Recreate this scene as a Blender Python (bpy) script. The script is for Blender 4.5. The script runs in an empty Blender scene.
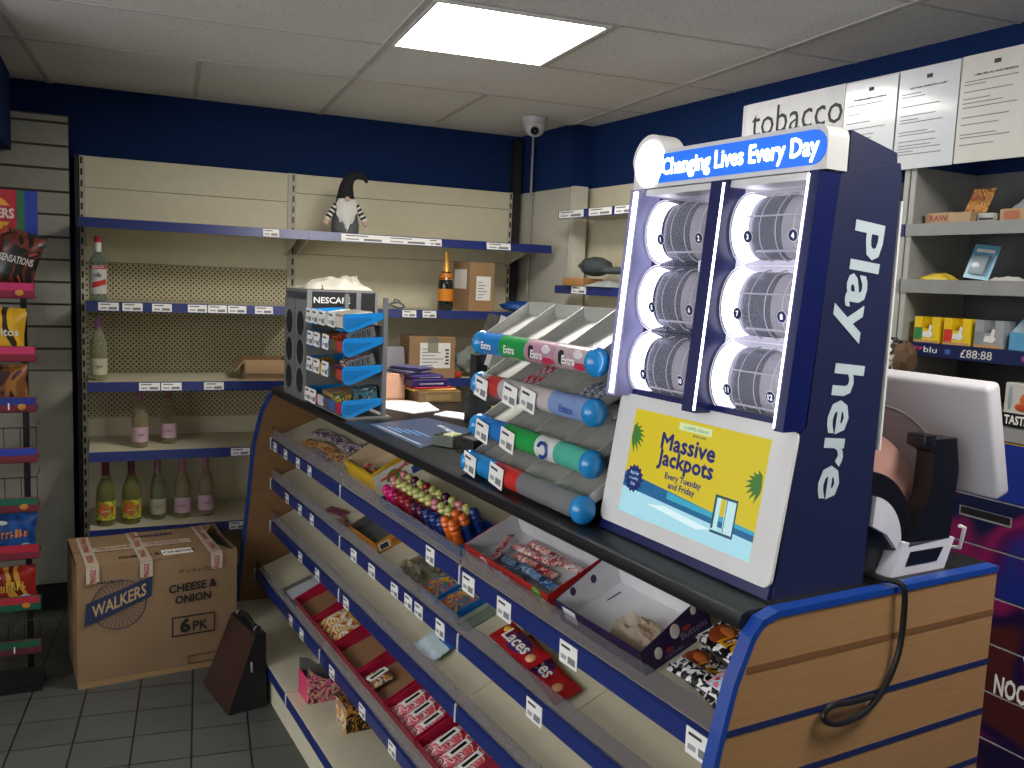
import bpy, bmesh, math, random
from mathutils import Vector, Matrix, Euler
random.seed(7)
SC = bpy.context.scene
COL = SC.collection
PI = math.pi
R = math.radians
A_COUNTER, A_WALL, A_CEIL, A_TILE = 0.0843577, 0.0576304, -0.0675148, -0.0940221

# ------------------------------------------------------------------ materials
def lin(c):
    return c / 12.92 if c <= 0.04045 else ((c + 0.055) / 1.055) ** 2.4
def rgb(h):
    h = h.lstrip('#')
    return tuple(lin(int(h[i:i + 2], 16) / 255) for i in (0, 2, 4)) + (1,)
def shade(c, k):
    return tuple(min(1, v * k) for v in c[:3]) + (1,)
def node_mat(name):
    m = bpy.data.materials.new(name); m.use_nodes = True
    nt = m.node_tree
    b = nt.nodes['Principled BSDF']
    return m, nt, b
MC = {}
def M(h, rough=0.5, metal=0.0, var=0.06, scale=18.0, bump=0.0, spec=0.5, stretch=None, coat=0.0):
    """plain surface: a base colour with slight procedural unevenness"""
    key = (h, rough, metal, var, scale, bump, spec, stretch, coat)
    if key in MC: return MC[key]
    m, nt, b = node_mat('mat_' + h.strip('#'))
    c = rgb(h)
    tc = nt.nodes.new('ShaderNodeTexCoord')
    n = nt.nodes.new('ShaderNodeTexNoise'); n.inputs['Scale'].default_value = scale; n.inputs['Detail'].default_value = 3
    if stretch:
        mp = nt.nodes.new('ShaderNodeMapping'); mp.inputs['Scale'].default_value = stretch
        nt.links.new(tc.outputs['Object'], mp.inputs['Vector']); nt.links.new(mp.outputs[0], n.inputs['Vector'])
    else:
        nt.links.new(tc.outputs['Object'], n.inputs['Vector'])
    r = nt.nodes.new('ShaderNodeValToRGB')
    r.color_ramp.elements[0].position = 0.3; r.color_ramp.elements[1].position = 0.7
    r.color_ramp.elements[0].color = shade(c, 1 - var); r.color_ramp.elements[1].color = shade(c, 1 + var)
    nt.links.new(n.outputs['Fac'], r.inputs['Fac'])
    nt.links.new(r.outputs['Color'], b.inputs['Base Color'])
    b.inputs['Roughness'].default_value = rough; b.inputs['Metallic'].default_value = metal
    b.inputs['Specular IOR Level'].default_value = spec
    if coat: b.inputs['Coat Weight'].default_value = coat; b.inputs['Coat Roughness'].default_value = 0.1
    if bump:
        bp = nt.nodes.new('ShaderNodeBump'); bp.inputs['Strength'].default_value = bump; bp.inputs['Distance'].default_value = 0.004
        nt.links.new(n.outputs['Fac'], bp.inputs['Height']); nt.links.new(bp.outputs[0], b.inputs['Normal'])
    MC[key] = m
    return m
def emit(h, s, name='glow'):
    key = ('e', h, s)
    if key in MC: return MC[key]
    m, nt, b = node_mat(name)
    b.inputs['Base Color'].default_value = rgb('#060608') if name.startswith('screen') else rgb(h); b.inputs['Emission Color'].default_value = rgb(h)
    b.inputs['Emission Strength'].default_value = s; b.inputs['Roughness'].default_value = 0.4
    MC[key] = m
    return m
def clear(h='#e8ecf0', fac=0.18, rough=0.08, name='clear plastic'):
    """thin clear plastic: mostly see-through with a glossy sheen"""
    key = ('c', h, fac, rough)
    if key in MC: return MC[key]
    m, nt, b = node_mat(name)
    out = nt.nodes['Material Output']
    t = nt.nodes.new('ShaderNodeBsdfTransparent'); t.inputs['Color'].default_value = shade(rgb(h), 1.0)
    b.inputs['Base Color'].default_value = rgb(h); b.inputs['Roughness'].default_value = rough
    fr = nt.nodes.new('ShaderNodeLayerWeight'); fr.inputs['Blend'].default_value = 0.5; pw = nt.nodes.new('ShaderNodeMath'); pw.operation = 'POWER'; pw.inputs[1].default_value = 4.0; ml = nt.nodes.new('ShaderNodeMath'); ml.operation = 'MULTIPLY'; ml.inputs[1].default_value = 0.45
    nt.links.new(fr.outputs['Facing'], pw.inputs[0]); nt.links.new(pw.outputs[0], ml.inputs[0])
    ad = nt.nodes.new('ShaderNodeMath'); ad.operation = 'ADD'; ad.inputs[1].default_value = fac; ad.use_clamp = True
    mx = nt.nodes.new('ShaderNodeMixShader')
    nt.links.new(ml.outputs[0], ad.inputs[0]); nt.links.new(ad.outputs[0], mx.inputs['Fac'])
    nt.links.new(t.outputs[0], mx.inputs[1]); nt.links.new(b.outputs[0], mx.inputs[2])
    nt.links.new(mx.outputs[0], out.inputs['Surface'])
    MC[key] = m
    return m
def two_tone(h1, h2, scale, lo=0.48, hi=0.52, rough=0.35, kind='noise', dist=0.0, stretch=(1, 1, 1)):
    key = ('t', h1, h2, scale, lo, hi, kind, dist, stretch)
    if key in MC: return MC[key]
    m, nt, b = node_mat('print_' + h1.strip('#'))
    tc = nt.nodes.new('ShaderNodeTexCoord'); mp = nt.nodes.new('ShaderNodeMapping'); mp.inputs['Scale'].default_value = stretch
    nt.links.new(tc.outputs['Object'], mp.inputs['Vector'])
    if kind == 'noise':
        n = nt.nodes.new('ShaderNodeTexNoise'); n.inputs['Detail'].default_value = 1.5; n.inputs['Distortion'].default_value = dist; o = n.outputs['Fac']
    elif kind == 'wave':
        n = nt.nodes.new('ShaderNodeTexWave'); n.inputs['Distortion'].default_value = dist; n.inputs['Detail'].default_value = 1; o = n.outputs['Fac']
    else:
        n = nt.nodes.new('ShaderNodeTexVoronoi'); n.inputs['Randomness'].default_value = dist; o = n.outputs['Distance']
    n.inputs['Scale'].default_value = scale
    nt.links.new(mp.outputs[0], n.inputs['Vector'])
    r = nt.nodes.new('ShaderNodeValToRGB')
    r.color_ramp.elements[0].position = lo; r.color_ramp.elements[1].position = hi
    r.color_ramp.elements[0].color = rgb(h1); r.color_ramp.elements[1].color = rgb(h2)
    nt.links.new(o, r.inputs['Fac']); nt.links.new(r.outputs['Color'], b.inputs['Base Color'])
    b.inputs['Roughness'].default_value = rough
    MC[key] = m
    return m
def multi(cols, scale, rough=0.3, dist=2.0, stretch=(1, 1, 1), soft=False):
    """printed wrapper: patches of several inks"""
    key = ('m', tuple(cols), scale, dist, stretch, soft)
    if key in MC: return MC[key]
    m, nt, b = node_mat('printed_wrapper')
    tc = nt.nodes.new('ShaderNodeTexCoord'); mp = nt.nodes.new('ShaderNodeMapping'); mp.inputs['Scale'].default_value = stretch
    n = nt.nodes.new('ShaderNodeTexNoise'); n.inputs['Scale'].default_value = scale; n.inputs['Distortion'].default_value = dist; n.inputs['Detail'].default_value = 1
    r = nt.nodes.new('ShaderNodeValToRGB'); r.color_ramp.interpolation = 'EASE' if soft else 'CONSTANT'
    e = r.color_ramp.elements
    k = len(cols)
    e[0].position = 0; e[0].color = rgb(cols[0]); e[1].position = 0.34; e[1].color = rgb(cols[1])
    for i in range(2, k):
        x = e.new(0.34 + 0.32 * (i - 1) / (k - 1)); x.color = rgb(cols[i])
    nt.links.new(tc.outputs['Object'], mp.inputs['Vector']); nt.links.new(mp.outputs[0], n.inputs['Vector'])
    nt.links.new(n.outputs['Fac'], r.inputs['Fac']); nt.links.new(r.outputs['Color'], b.inputs['Base Color'])
    b.inputs['Roughness'].default_value = rough
    MC[key] = m
    return m

# ------------------------------------------------------------------ mesh builder
class MB:
    def __init__(s):
        s.bm = bmesh.new(); s.mats = []
    def mi(s, m):
        if m not in s.mats: s.mats.append(m)
        return s.mats.index(m)
    def face(s, pts, m):
        f = s.bm.faces.new([s.bm.verts.new(p) for p in pts]); f.material_index = s.mi(m); return f
    def box(s, x0, y0, z0, x1, y1, z1, m, bev=0.0, mat=None, seg=2):
        """axis box; m a material or a dict with keys -x +x -y +y -z +z and '' for the rest"""
        P = [(x0, y0, z0), (x1, y0, z0), (x1, y1, z0), (x0, y1, z0), (x0, y0, z1), (x1, y0, z1), (x1, y1, z1), (x0, y1, z1)]
        if mat is not None: P = [mat @ Vector(p) for p in P]
        v = [s.bm.verts.new(p) for p in P]
        F = {'-z': (3, 2, 1, 0), '+z': (4, 5, 6, 7), '-y': (0, 1, 5, 4), '+x': (1, 2, 6, 5), '+y': (2, 3, 7, 6), '-x': (3, 0, 4, 7)}
        fs = []
        for k, q in F.items():
            f = s.bm.faces.new([v[i] for i in q])
            f.material_index = s.mi(m.get(k, m['']) if isinstance(m, dict) else m); fs.append(f)
        if bev:
            es = list({e for f in fs for e in f.edges})
            bmesh.ops.bevel(s.bm, geom=es, offset=bev, segments=seg, profile=0.5, affect='EDGES')
        return s
    def cbox(s, c, d, m, rot=(0, 0, 0), bev=0.0):
        T = Matrix.Translation(c) @ Euler(rot).to_matrix().to_4x4()
        return s.box(-d[0] / 2, -d[1] / 2, -d[2] / 2, d[0] / 2, d[1] / 2, d[2] / 2, m, bev, T)
    def prism(s, poly, ax, t0, t1, m, cap=None, mat=None):
        """extrude a 2-D outline along axis ax; the outline's axes are the other two in x,y,z order"""
        def P(a, b, t):
            p = {'x': (t, a, b), 'y': (a, t, b), 'z': (a, b, t)}[ax]
            return mat @ Vector(p) if mat is not None else p
        n = len(poly)
        v0 = [s.bm.verts.new(P(a, b, t0)) for a, b in poly]; v1 = [s.bm.verts.new(P(a, b, t1)) for a, b in poly]
        k = s.mi(m); kc = s.mi(cap or m)
        fs = []
        for f in (s.bm.faces.new(v0), s.bm.faces.new(v1[::-1])): f.material_index = kc; fs.append(f)
        for i in range(n):
            j = (i + 1) % n
            f = s.bm.faces.new([v0[i], v1[i], v1[j], v0[j]]); f.material_index = k; fs.append(f)
        bmesh.ops.recalc_face_normals(s.bm, faces=fs)
        return s
    def ring(s, c, r, u, v, seg, sq=1):
        return [s.bm.verts.new(Vector(c) + u * (r * math.cos(2 * PI * i / seg)) + v * (r * sq * math.sin(2 * PI * i / seg))) for i in range(seg)]
    def lathe(s, prof, m, c=(0, 0, 0), seg=20, ax='z', mats=None):
        """spin (radius, height) pairs about an axis through c"""
        A = {'z': (Vector((1, 0, 0)), Vector((0, 1, 0)), Vector((0, 0, 1))), 'y': (Vector((0, 0, 1)), Vector((1, 0, 0)), Vector((0, 1, 0))), 'x': (Vector((0, 1, 0)), Vector((0, 0, 1)), Vector((1, 0, 0)))}[ax]
        prev = None
        for i, (r, h) in enumerate(prof):
            ce = Vector(c) + A[2] * h
            cur = [s.bm.verts.new(ce)] if r < 1e-6 else s.ring(ce, r, A[0], A[1], seg)
            if prev:
                k = s.mi(mats[i - 1] if mats else m)
                for j in range(seg):
                    j2 = (j + 1) % seg
                    if len(prev) == 1 and len(cur) == 1: break
                    if len(prev) == 1: q = [prev[0], cur[j2], cur[j]][::-1]
                    elif len(cur) == 1: q = [prev[j], prev[j2], cur[0]]
                    else: q = [prev[j], prev[j2], cur[j2], cur[j]]
                    s.bm.faces.new(q).material_index = k
            prev = cur
        return s
    def tube(s, pts, r, m, seg=8, closed=False):
        pts = [Vector(p) for p in pts]; n = len(pts); rings = []; up = Vector((0, 0, 1))
        rr = r if isinstance(r, (list, tuple)) else [r] * n
        prevu = None
        for i, p in enumerate(pts):
            a = pts[i - 1] if (i > 0 or closed) else p; b = pts[(i + 1) % n] if (i < n - 1 or closed) else p
            t = (b - a).normalized()
            u = prevu - t * prevu.dot(t) if prevu else t.cross(up if abs(t.z) < 0.9 else Vector((1, 0, 0)))
            u.normalize(); prevu = u
            rings.append(s.ring(p, rr[i], u, t.cross(u), seg))
        k = s.mi(m)
        for i in range(n if closed else n - 1):
            A, B = rings[i], rings[(i + 1) % n]
            for j in range(seg):
                j2 = (j + 1) % seg
                s.bm.faces.new([A[j], A[j2], B[j2], B[j]]).material_index = k
        if not closed:
            s.bm.faces.new(rings[0][::-1]).material_index = k; s.bm.faces.new(rings[-1]).material_index = k
        return s
    def ball(s, c, r, m, seg=14, rings=9, top=1.0):
        r = (r, r, r) if not isinstance(r, (tuple, list)) else r
        prof = []
        k = s.mi(m); prev = None
        for i in range(rings + 1):
            th = PI * i / rings
            z = math.cos(th); q = math.sin(th)
            cur = [s.bm.verts.new((c[0], c[1], c[2] + r[2] * z))] if i in (0, rings) else [s.bm.verts.new((c[0] + r[0] * q * math.cos(2 * PI * j / seg), c[1] + r[1] * q * math.sin(2 * PI * j / seg), c[2] + r[2] * z)) for j in range(seg)]
            if prev:
                for j in range(seg):
                    j2 = (j + 1) % seg
                    if len(prev) == 1: f = [prev[0], cur[j], cur[j2]]
                    elif len(cur) == 1: f = [prev[j], cur[0], prev[j2]]
                    else: f = [prev[j], cur[j], cur[j2], prev[j2]]
                    s.bm.faces.new(f).material_index = k
            prev = cur
        return s
    def sheet(s, fn, nu, nv, mf):
        """grid surface fn(u,v); mf a material or mf(u,v)"""
        V = [[s.bm.verts.new(fn(i / nu, j / nv)) for j in range(nv + 1)] for i in range(nu + 1)]
        for i in range(nu):
            for j in range(nv):
                f = s.bm.faces.new([V[i][j], V[i + 1][j], V[i + 1][j + 1], V[i][j + 1]])
                f.material_index = s.mi(mf((i + .5) / nu, (j + .5) / nv) if callable(mf) else mf)
        return s
    def packet(s, L, W, H, mf, crimp=0.08, c=(0, 0, 0), nu=14, nv=8, mat=None, edge=None, wob=0.0):
        """sealed wrapper: puffed middle along x, flat crimped ends; bottom at c.z"""
        rnd = random.Random(int(L * 9999 + W * 777))
        wz = [[rnd.uniform(-wob, wob) for _ in range(nv + 1)] for _ in range(nu + 1)]
        def prof(u, v):
            if u < crimp or u > 1 - crimp: return 0.06
            t = (u - crimp) / (1 - 2 * crimp)
            return max(0.06, (1 - abs(2 * t - 1) ** 4) ** .6 * max(0, 1 - abs(2 * v - 1) ** 3) ** .6)
        T = mat or Matrix.Identity(4)
        def P(u, v, sg):
            h = prof(u, v)
            wy = 1 - 0.08 * (1 - abs(2 * u - 1)) if crimp else 1
            z = H / 2 + sg * h * H / 2
            i = round(u * nu); j = round(v * nv)
            return T @ (Vector(c) + Vector(((u - .5) * L, (v - .5) * W * wy, z + (wz[i][j] * H if sg > 0 else 0))))
        s.sheet(lambda u, v: P(u, v, 1), nu, nv, (lambda u, v: edge if edge and (u < crimp or u > 1 - crimp) else (mf(u, v) if callable(mf) else mf)))
        s.sheet(lambda u, v: P(u, 1 - v, -1), nu, nv, mf if not callable(mf) else mf(.5, .5))
        return s
    def text(s, t, o, xd, yd, w, h, m, bold=0.0, ex=0.0006, shear=0.0, al=(0.5, 0.5), space=1.0, fat=0.0):
        """lettering whose ink box is exactly w x h (w None keeps the aspect), centred on o"""
        cu = bpy.data.curves.new('t', 'FONT'); cu.body = t; cu.offset = bold; cu.resolution_u = 2; cu.shear = shear; cu.space_character = space
        ob = bpy.data.objects.new('t', cu); COL.objects.link(ob)
        dg = bpy.context.evaluated_depsgraph_get(); me = bpy.data.meshes.new_from_object(ob.evaluated_get(dg))
        bpy.data.objects.remove(ob); bpy.data.curves.remove(cu)
        if not me.vertices: return s
        xs = [v.co.x for v in me.vertices]; ys = [v.co.y for v in me.vertices]
        x0, x1, y0, y1 = min(xs), max(xs), min(ys), max(ys)
        ky = h / (y1 - y0) if h else None; kx = w / (x1 - x0) if w else ky
        if ky is None: ky = kx
        xd, yd, o = Vector(xd).normalized(), Vector(yd).normalized(), Vector(o); n = xd.cross(yd)
        if fat:
            for i, (dx, dy) in enumerate(((-fat, 0), (fat, 0), (0, fat), (0, -fat))): s.text(t, o + xd * dx + yd * dy, xd, yd, w, h, m, bold, ex + .00002 * (i + 1), shear, al, space)
        k = s.mi(m)
        vs = [s.bm.verts.new(o + xd * ((v.co.x - x0) * kx - al[0] * (x1 - x0) * kx) + yd * ((v.co.y - y0) * ky - al[1] * (y1 - y0) * ky) + n * ex) for v in me.vertices]
        for p in me.polygons:
            try: s.bm.faces.new([vs[i] for i in p.vertices]).material_index = k
            except ValueError: pass
        bpy.data.meshes.remove(me)
        return s
    def script(s, o, xd, yd, w, h, m, n=7, ex=0.0008, seed=1):
        """a run of small print too blurred to read: n upright strokes with bars"""
        rnd = random.Random(seed); xd, yd, o = Vector(xd).normalized(), Vector(yd).normalized(), Vector(o); nn = xd.cross(yd) * ex
        def bar(x0, y0, x1, y1):
            s.face([o + nn + xd * a + yd * b for a, b in ((x0, y0), (x1, y0), (x1, y1), (x0, y1))], m)
        c = w / n
        for i in range(n):
            x = -w / 2 + i * c; hh = h * rnd.choice((.75, 1, .85)); k = rnd.random()
            bar(x, -h / 2, x + c * .28, -h / 2 + hh)
            if k < .7: bar(x + c * .29, -h / 2 + hh * rnd.choice((.0, .4, .75)), x + c * .72, -h / 2 + hh * rnd.choice((.22, .6, .98)))
            if k > .4: bar(x + c * .50, -h / 2 + hh * .05, x + c * .74, -h / 2 + hh * .9)
        return s
    def build(s, name, parent=None, loc=(0, 0, 0), rot=(0, 0, 0), smooth=True, ang=35, label=None):
        me = bpy.data.meshes.new(name); s.bm.to_mesh(me); s.bm.free()
        for m in s.mats: me.materials.append(m)
        if smooth:
            me.polygons.foreach_set('use_smooth', [True] * len(me.polygons)); me.set_sharp_from_angle(angle=R(ang))
        o = bpy.data.objects.new(name, me); COL.objects.link(o)
        o.location = loc; o.rotation_euler = rot
        if parent is not None: o.parent = parent
        if label: o['label'] = label
        return o

def tag(o, label, cat, group=None, kind=None):
    o['label'] = label; o['category'] = cat
    if group: o['group'] = group
    if kind: o['kind'] = kind
    return o
def thing(name, label, cat, loc=(0, 0, 0), rz=0.0, group=None, rot=None):
    o = bpy.data.objects.new(name, None); COL.objects.link(o); o.empty_display_size = 0.05
    o.location = loc; o.rotation_euler = rot if rot is not None else (0, 0, rz)
    return tag(o, label, cat, group)
def dup(root, loc=None, rot=None, label=None, group=None, scale=None):
    def cp(o, par):
        c = o.copy(); COL.objects.link(c)
        if par is not None: c.parent = par
        for ch in list(o.children): cp(ch, c)
        return c
    r = cp(root, None)
    if loc is not None: r.location = loc
    if rot is not None: r.rotation_euler = rot
    if label: r['label'] = label
    if group: r['group'] = group
    if scale: r.scale = scale
    return r
def struct(o):
    o['kind'] = 'structure'; return o
def fr(ang, a, b, z):
    return Vector((a * math.cos(ang) - b * math.sin(ang), a * math.sin(ang) + b * math.cos(ang), z))
def K(a, b, z): return fr(A_COUNTER, a, b, z)      # along/across the counter
def W(a, b, z): return fr(A_WALL, a, b, z)         # along the right wall
def kthing(name, label, cat, a, b, z, rz=0, group=None): return thing(name, label, cat, K(a, b, z), A_COUNTER + rz, group)
def wthing(name, label, cat, a, b, z, rz=0, group=None): return thing(name, label, cat, W(a, b, z), A_WALL + rz, group)
X, Y, Z = Vector((1, 0, 0)), Vector((0, 1, 0)), Vector((0, 0, 1))

# palette
CREAM = M('#cfc8ae', 0.55, var=0.03)
CREAM2 = M('#bbb5a2', 0.55, var=0.04)
BLUE = M('#18296a', 0.36, var=0.05)
WALLBLUE = M('#0b2756', 0.8, var=0.05, spec=.2)
WHITE = M('#e6e4df', 0.5, var=0.02)
PAPER = M('#e9e7e2', 0.7, var=0.02)
BLACK = M('#101012', 0.4)
BLACKR = M('#17171a', 0.6)
GREYM = M('#8d8f8e', 0.45, var=0.04)
GREYP = M('#a9aaa4', 0.5, var=0.04)
INK = M('#3a3a3e', 0.7)
NAVY = M('#17215c', 0.3, var=0.04)
CARD = M('#9a7b58', 0.75, var=0.08, scale=9)
CARD_IN = M('#8f6d47', 0.8, var=0.06)
RED = M('#b3222a', 0.35)
CHROME = M('#c8c8c8', 0.2, metal=1.0)
LAMP, AMB, EXPO = 37.0, 4.2, 0.0

# ------------------------------------------------------------------ camera
f_px = 888.7624
cam = bpy.data.cameras.new('camera'); cam.sensor_width = 36; cam.lens = f_px * 36 / 1024; cam.clip_start = 0.05
co = bpy.data.objects.new('camera', cam); COL.objects.link(co)
r_, u_, f_ = Vector((0.90898428, -0.41475255, 0.04156803)), Vector((0.01006782, 0.1215405, 0.99253541)), Vector((0.41670879, 0.90178059, -0.11465406))
co.matrix_world = Matrix(((r_.x, u_.x, -f_.x, 0), (r_.y, u_.y, -f_.y, 0), (r_.z, u_.z, -f_.z, 1.70), (0, 0, 0, 1)))
SC.camera = co

# ------------------------------------------------------------------ room shell
def tile_mat():
    m, nt, b = node_mat('floor_tiles')
    tc = nt.nodes.new('ShaderNodeTexCoord'); mp = nt.nodes.new('ShaderNodeMapping'); mp.vector_type = 'TEXTURE'
    mp.inputs['Location'].default_value = (-0.27786, 3.76688, 0); mp.inputs['Rotation'].default_value = (0, 0, A_TILE)
    br = nt.nodes.new('ShaderNodeTexBrick'); br.offset = 0.0; br.squash = 1.0
    br.inputs['Scale'].default_value = 1; br.inputs['Brick Width'].default_value = 0.2; br.inputs['Row Height'].default_value = 0.2
    br.inputs['Mortar Size'].default_value = 0.0035; br.inputs['Mortar Smooth'].default_value = 0.1
    br.inputs['Color1'].default_value = rgb('#585b58'); br.inputs['Color2'].default_value = rgb('#525552'); br.inputs['Mortar'].default_value = rgb('#1d1d1c')
    n = nt.nodes.new('ShaderNodeTexNoise'); n.inputs['Scale'].default_value = 6; n.inputs['Detail'].default_value = 6
    mx = nt.nodes.new('ShaderNodeMixRGB'); mx.blend_type = 'MULTIPLY'; mx.inputs['Fac'].default_value = 0.3
    nt.links.new(tc.outputs['Object'], mp.inputs['Vector']); nt.links.new(mp.outputs[0], br.inputs['Vector']); nt.links.new(tc.outputs['Object'], n.inputs['Vector'])
    nt.links.new(br.outputs['Color'], mx.inputs[1]); nt.links.new(n.outputs['Fac'], mx.inputs[2]); nt.links.new(mx.outputs[0], b.inputs['Base Color'])
    bp = nt.nodes.new('ShaderNodeBump'); bp.inputs['Strength'].default_value = 0.3; bp.inputs['Distance'].default_value = 0.002; bp.invert = True
    nt.links.new(br.outputs['Fac'], bp.inputs['Height']); nt.links.new(bp.outputs[0], b.inputs['Normal'])
    b.inputs['Roughness'].default_value = 0.45
    return m
def ceiling_mat():
    m, nt, b = node_mat('mineral_fibre_tiles')
    tc = nt.nodes.new('ShaderNodeTexCoord')
    v = nt.nodes.new('ShaderNodeTexNoise'); v.inputs['Scale'].default_value = 110; v.inputs['Detail'].default_value = 2
    r = nt.nodes.new('ShaderNodeValToRGB'); r.color_ramp.elements[0].position = 0.32; r.color_ramp.elements[1].position = 0.42
    r.color_ramp.elements[0].color = rgb('#cfccc8'); r.color_ramp.elements[1].color = rgb('#ebe9e6')
    n = nt.nodes.new('ShaderNodeTexNoise'); n.inputs['Scale'].default_value = 1.7; n.inputs['Detail'].default_value = 3
    r2 = nt.nodes.new('ShaderNodeValToRGB'); r2.color_ramp.elements[0].color = rgb('#dedbd4'); r2.color_ramp.elements[1].color = rgb('#ffffff')
    mx = nt.nodes.new('ShaderNodeMixRGB'); mx.blend_type = 'MULTIPLY'; mx.inputs['Fac'].default_value = 0.8
    for a, c in ((tc.outputs['Object'], v.inputs['Vector']), (tc.outputs['Object'], n.inputs['Vector']), (v.outputs['Fac'], r.inputs['Fac']), (n.outputs['Fac'], r2.inputs['Fac']), (r.outputs['Color'], mx.inputs[1]), (r2.outputs['Color'], mx.inputs[2]), (mx.outputs[0], b.inputs['Base Color'])): nt.links.new(a, c)
    b.inputs['Roughness'].default_value = 0.9
    return m
HC = 2.558
m_ = MB(); m_.box(-2.8, -2.8, -0.06, 4.6, 5.1, 0, tile_mat()); struct(m_.build('floor'))
m_ = MB(); m_.box(-2.8, -2.8, HC, 4.6, 5.1, HC + 0.05, ceiling_mat()); struct(m_.build('ceiling'))
m_ = MB(); m_.box(-1.1, 4.95, 0, 3.2, 5.05, HC, WALLBLUE); struct(m_.build('wall_back'))
def wbox(name, a0, b0, z0, a1, b1, z1, m):
    q = MB(); q.box(a0, b0, z0, a1, b1, z1, m)
    return q.build(name, rot=(0, 0, A_WALL))
struct(wbox('wall_right', 2.69, -3.0, 0, 2.79, 5.2, HC, WALLBLUE))
LW = M('#a8a69c', .7)
q = MB(); q.box(-1.05, 3.4, 0, -0.95, 4.949, HC, M('#7d7b74', 0.7)); q.box(-2.8, 3.3, 0, -.951, 3.399, HC, LW); q.box(-2.8, -2.7, 0, -2.7, 3.299, .75, LW); q.box(-2.8, -2.7, 2.42, -2.7, 3.299, HC, LW); q.box(-2.8, -2.7, .7505, -2.7, -2.3, 2.4195, LW); q.box(-2.8, .2, .7505, -2.7, .3, 2.4195, LW); struct(q.build('wall_left'))  # window opening in this unseen wall is assumed, added to admit soft daylight
q = MB(); q.box(-2.7, -2.8, 0, 2.95, -2.7, HC, LW); struct(q.build('wall_front'))
q = MB(); q.box(-0.95, 3.6, 2.21, -0.385, 4.84, HC, WALLBLUE); struct(q.build('trim_1'))
q = MB(); q.box(-0.95, 4.82, 0, -0.14, 4.948, 0.09, BLACKR); struct(q.build('baseboard_back'))
struct(wbox('trim_2', 2.56, 4.22, 2.222, 2.689, 4.80, HC, WALLBLUE))
struct(wbox('trim_3', 2.56, 4.22, 0, 2.689, 4.80, 2.222, M('#b9b6a8', 0.6, var=0.03)))
# ceiling grid: main bars and cross tees
BAR = M('#b9b6b1', 0.6)
q = MB()
for x0 in (-0.56, 0.738, 2.02): q.box(x0 - .012, -3.0, -0.006, x0 + .012, 5.0, 0, BAR)
for y0 in (4.04, 3.40, 2.755, 2.13, 1.5, 0.9, 0.3, -0.3): q.box(-1.3, y0 - .006, -0.003, 3.2, y0 + .006, 0, BAR)
q.box(1.36 - .01, 4.04, -0.005, 1.36 + .01, 4.9, 0, BAR); q.box(0.10 - .01, 4.04, -0.005, 0.10 + .01, 4.9, 0, BAR)
q.box(1.365, 2.755, -0.005, 1.385, 3.40, 0, BAR)
struct(q.build('trim_4', loc=(0, 0, HC), rot=(0, 0, A_CEIL)))
# recessed ceiling lights (one in view, one of the same kind assumed out of view)
def ceil_light(x, y, label, k=1.0):
    p = fr(A_CEIL, x, y, HC)
    t = thing('ceiling_light', label, 'light', p, A_CEIL, None)
    q = MB()
    for bx in ((-.305, -.305, .305, -.29), (-.305, .29, .305, .305), (-.305, -.29, -.29, .29), (.29, -.29, .305, .29)): q.box(bx[0], bx[1], -.008, bx[2], bx[3], -.0005, WHITE)
    q.build('frame', t)
    q = MB(); q.box(-.29, -.29, -.006, .29, .29, -.002, emit('#fffaf2', LAMP * k, 'lit diffuser')); q.build('diffuser', t)

ceil_light(1.058, 3.078, 'square white ceiling panel light glowing above the counter')
ceil_light(1.69, .60, 'assumed dimmer square ceiling panel light over the staff side, out of view', .85)  # unseen lamp, assumed and added to brighten the printer and wooden end

# slatwall on the back wall left of the shelving
t = thing('slatwall_panel', 'grey slatted wall panel behind the crisps rack', 'wall panel', (-0.545, 4.88, 0))
q = MB(); SL = M('#9f9d92', 0.6, var=0.04); SG = M('#4a4944', 0.7)
q.box(-.40, 0, 0.09, .40, .015, 2.40, SG)
zz = 0.095
q.box(-.40, -.008, 0.095, .40, 0, 1.17, SL)
zz = 1.175
while zz < 2.39:
    h = min(.108, 2.40 - zz)
    q.box(-.40, -.012, zz, .40, 0, zz + h - .006, SL, bev=.0025, seg=1); zz += .108
q.build('slats', t)

# ------------------------------------------------------------------ back wall shelving
def pegboard():
    m, nt, b = node_mat('perforated_board')
    tc = nt.nodes.new('ShaderNodeTexCoord'); mp = nt.nodes.new('ShaderNodeMapping'); mp.inputs['Rotation'].default_value = (0, R(45), 0)
    sp = nt.nodes.new('ShaderNodeSeparateXYZ')
    v = nt.nodes.new('ShaderNodeTexVoronoi'); v.voronoi_dimensions = '2D'; v.inputs['Randomness'].default_value = 0; v.inputs['Scale'].default_value = 1 / 0.0185
    cb = nt.nodes.new('ShaderNodeCombineXYZ')
    r = nt.nodes.new('ShaderNodeValToRGB'); r.color_ramp.elements[0].position = 0.24; r.color_ramp.elements[1].position = 0.30
    r.color_ramp.elements[0].color = rgb('#3a3528'); r.color_ramp.elements[1].color = rgb('#bdb492')
    for a, c in ((tc.outputs['Object'], mp.inputs['Vector']), (mp.outputs[0], sp.inputs[0]), (sp.outputs['X'], cb.inputs['X']), (sp.outputs['Z'], cb.inputs['Y']), (cb.outputs[0], v.inputs['Vector']), (v.outputs['Distance'], r.inputs['Fac']), (r.outputs['Color'], b.inputs['Base Color'])): nt.links.new(a, c)
    b.inputs['Roughness'].default_value = 0.6
    return m
PEG = pegboard()
def ticket_mesh(w=.042, h=.034):
    q = MB(); q.box(-w / 2, -.0012, -h / 2, w / 2, 0, h / 2, PAPER)
    q.box(-w * .4, -.0016, h * .22, w * .1, -.0012, h * .34, INK); q.box(0, -.0016, -h * .36, w * .4, -.0012, -h * .05, M('#77777a', 0.7)); q.box(-w * .4, -.0016, -h * .3, -w * .1, -.0012, -h * .1, M('#9a9a9c', .7))
    return q
TICK = None
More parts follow.
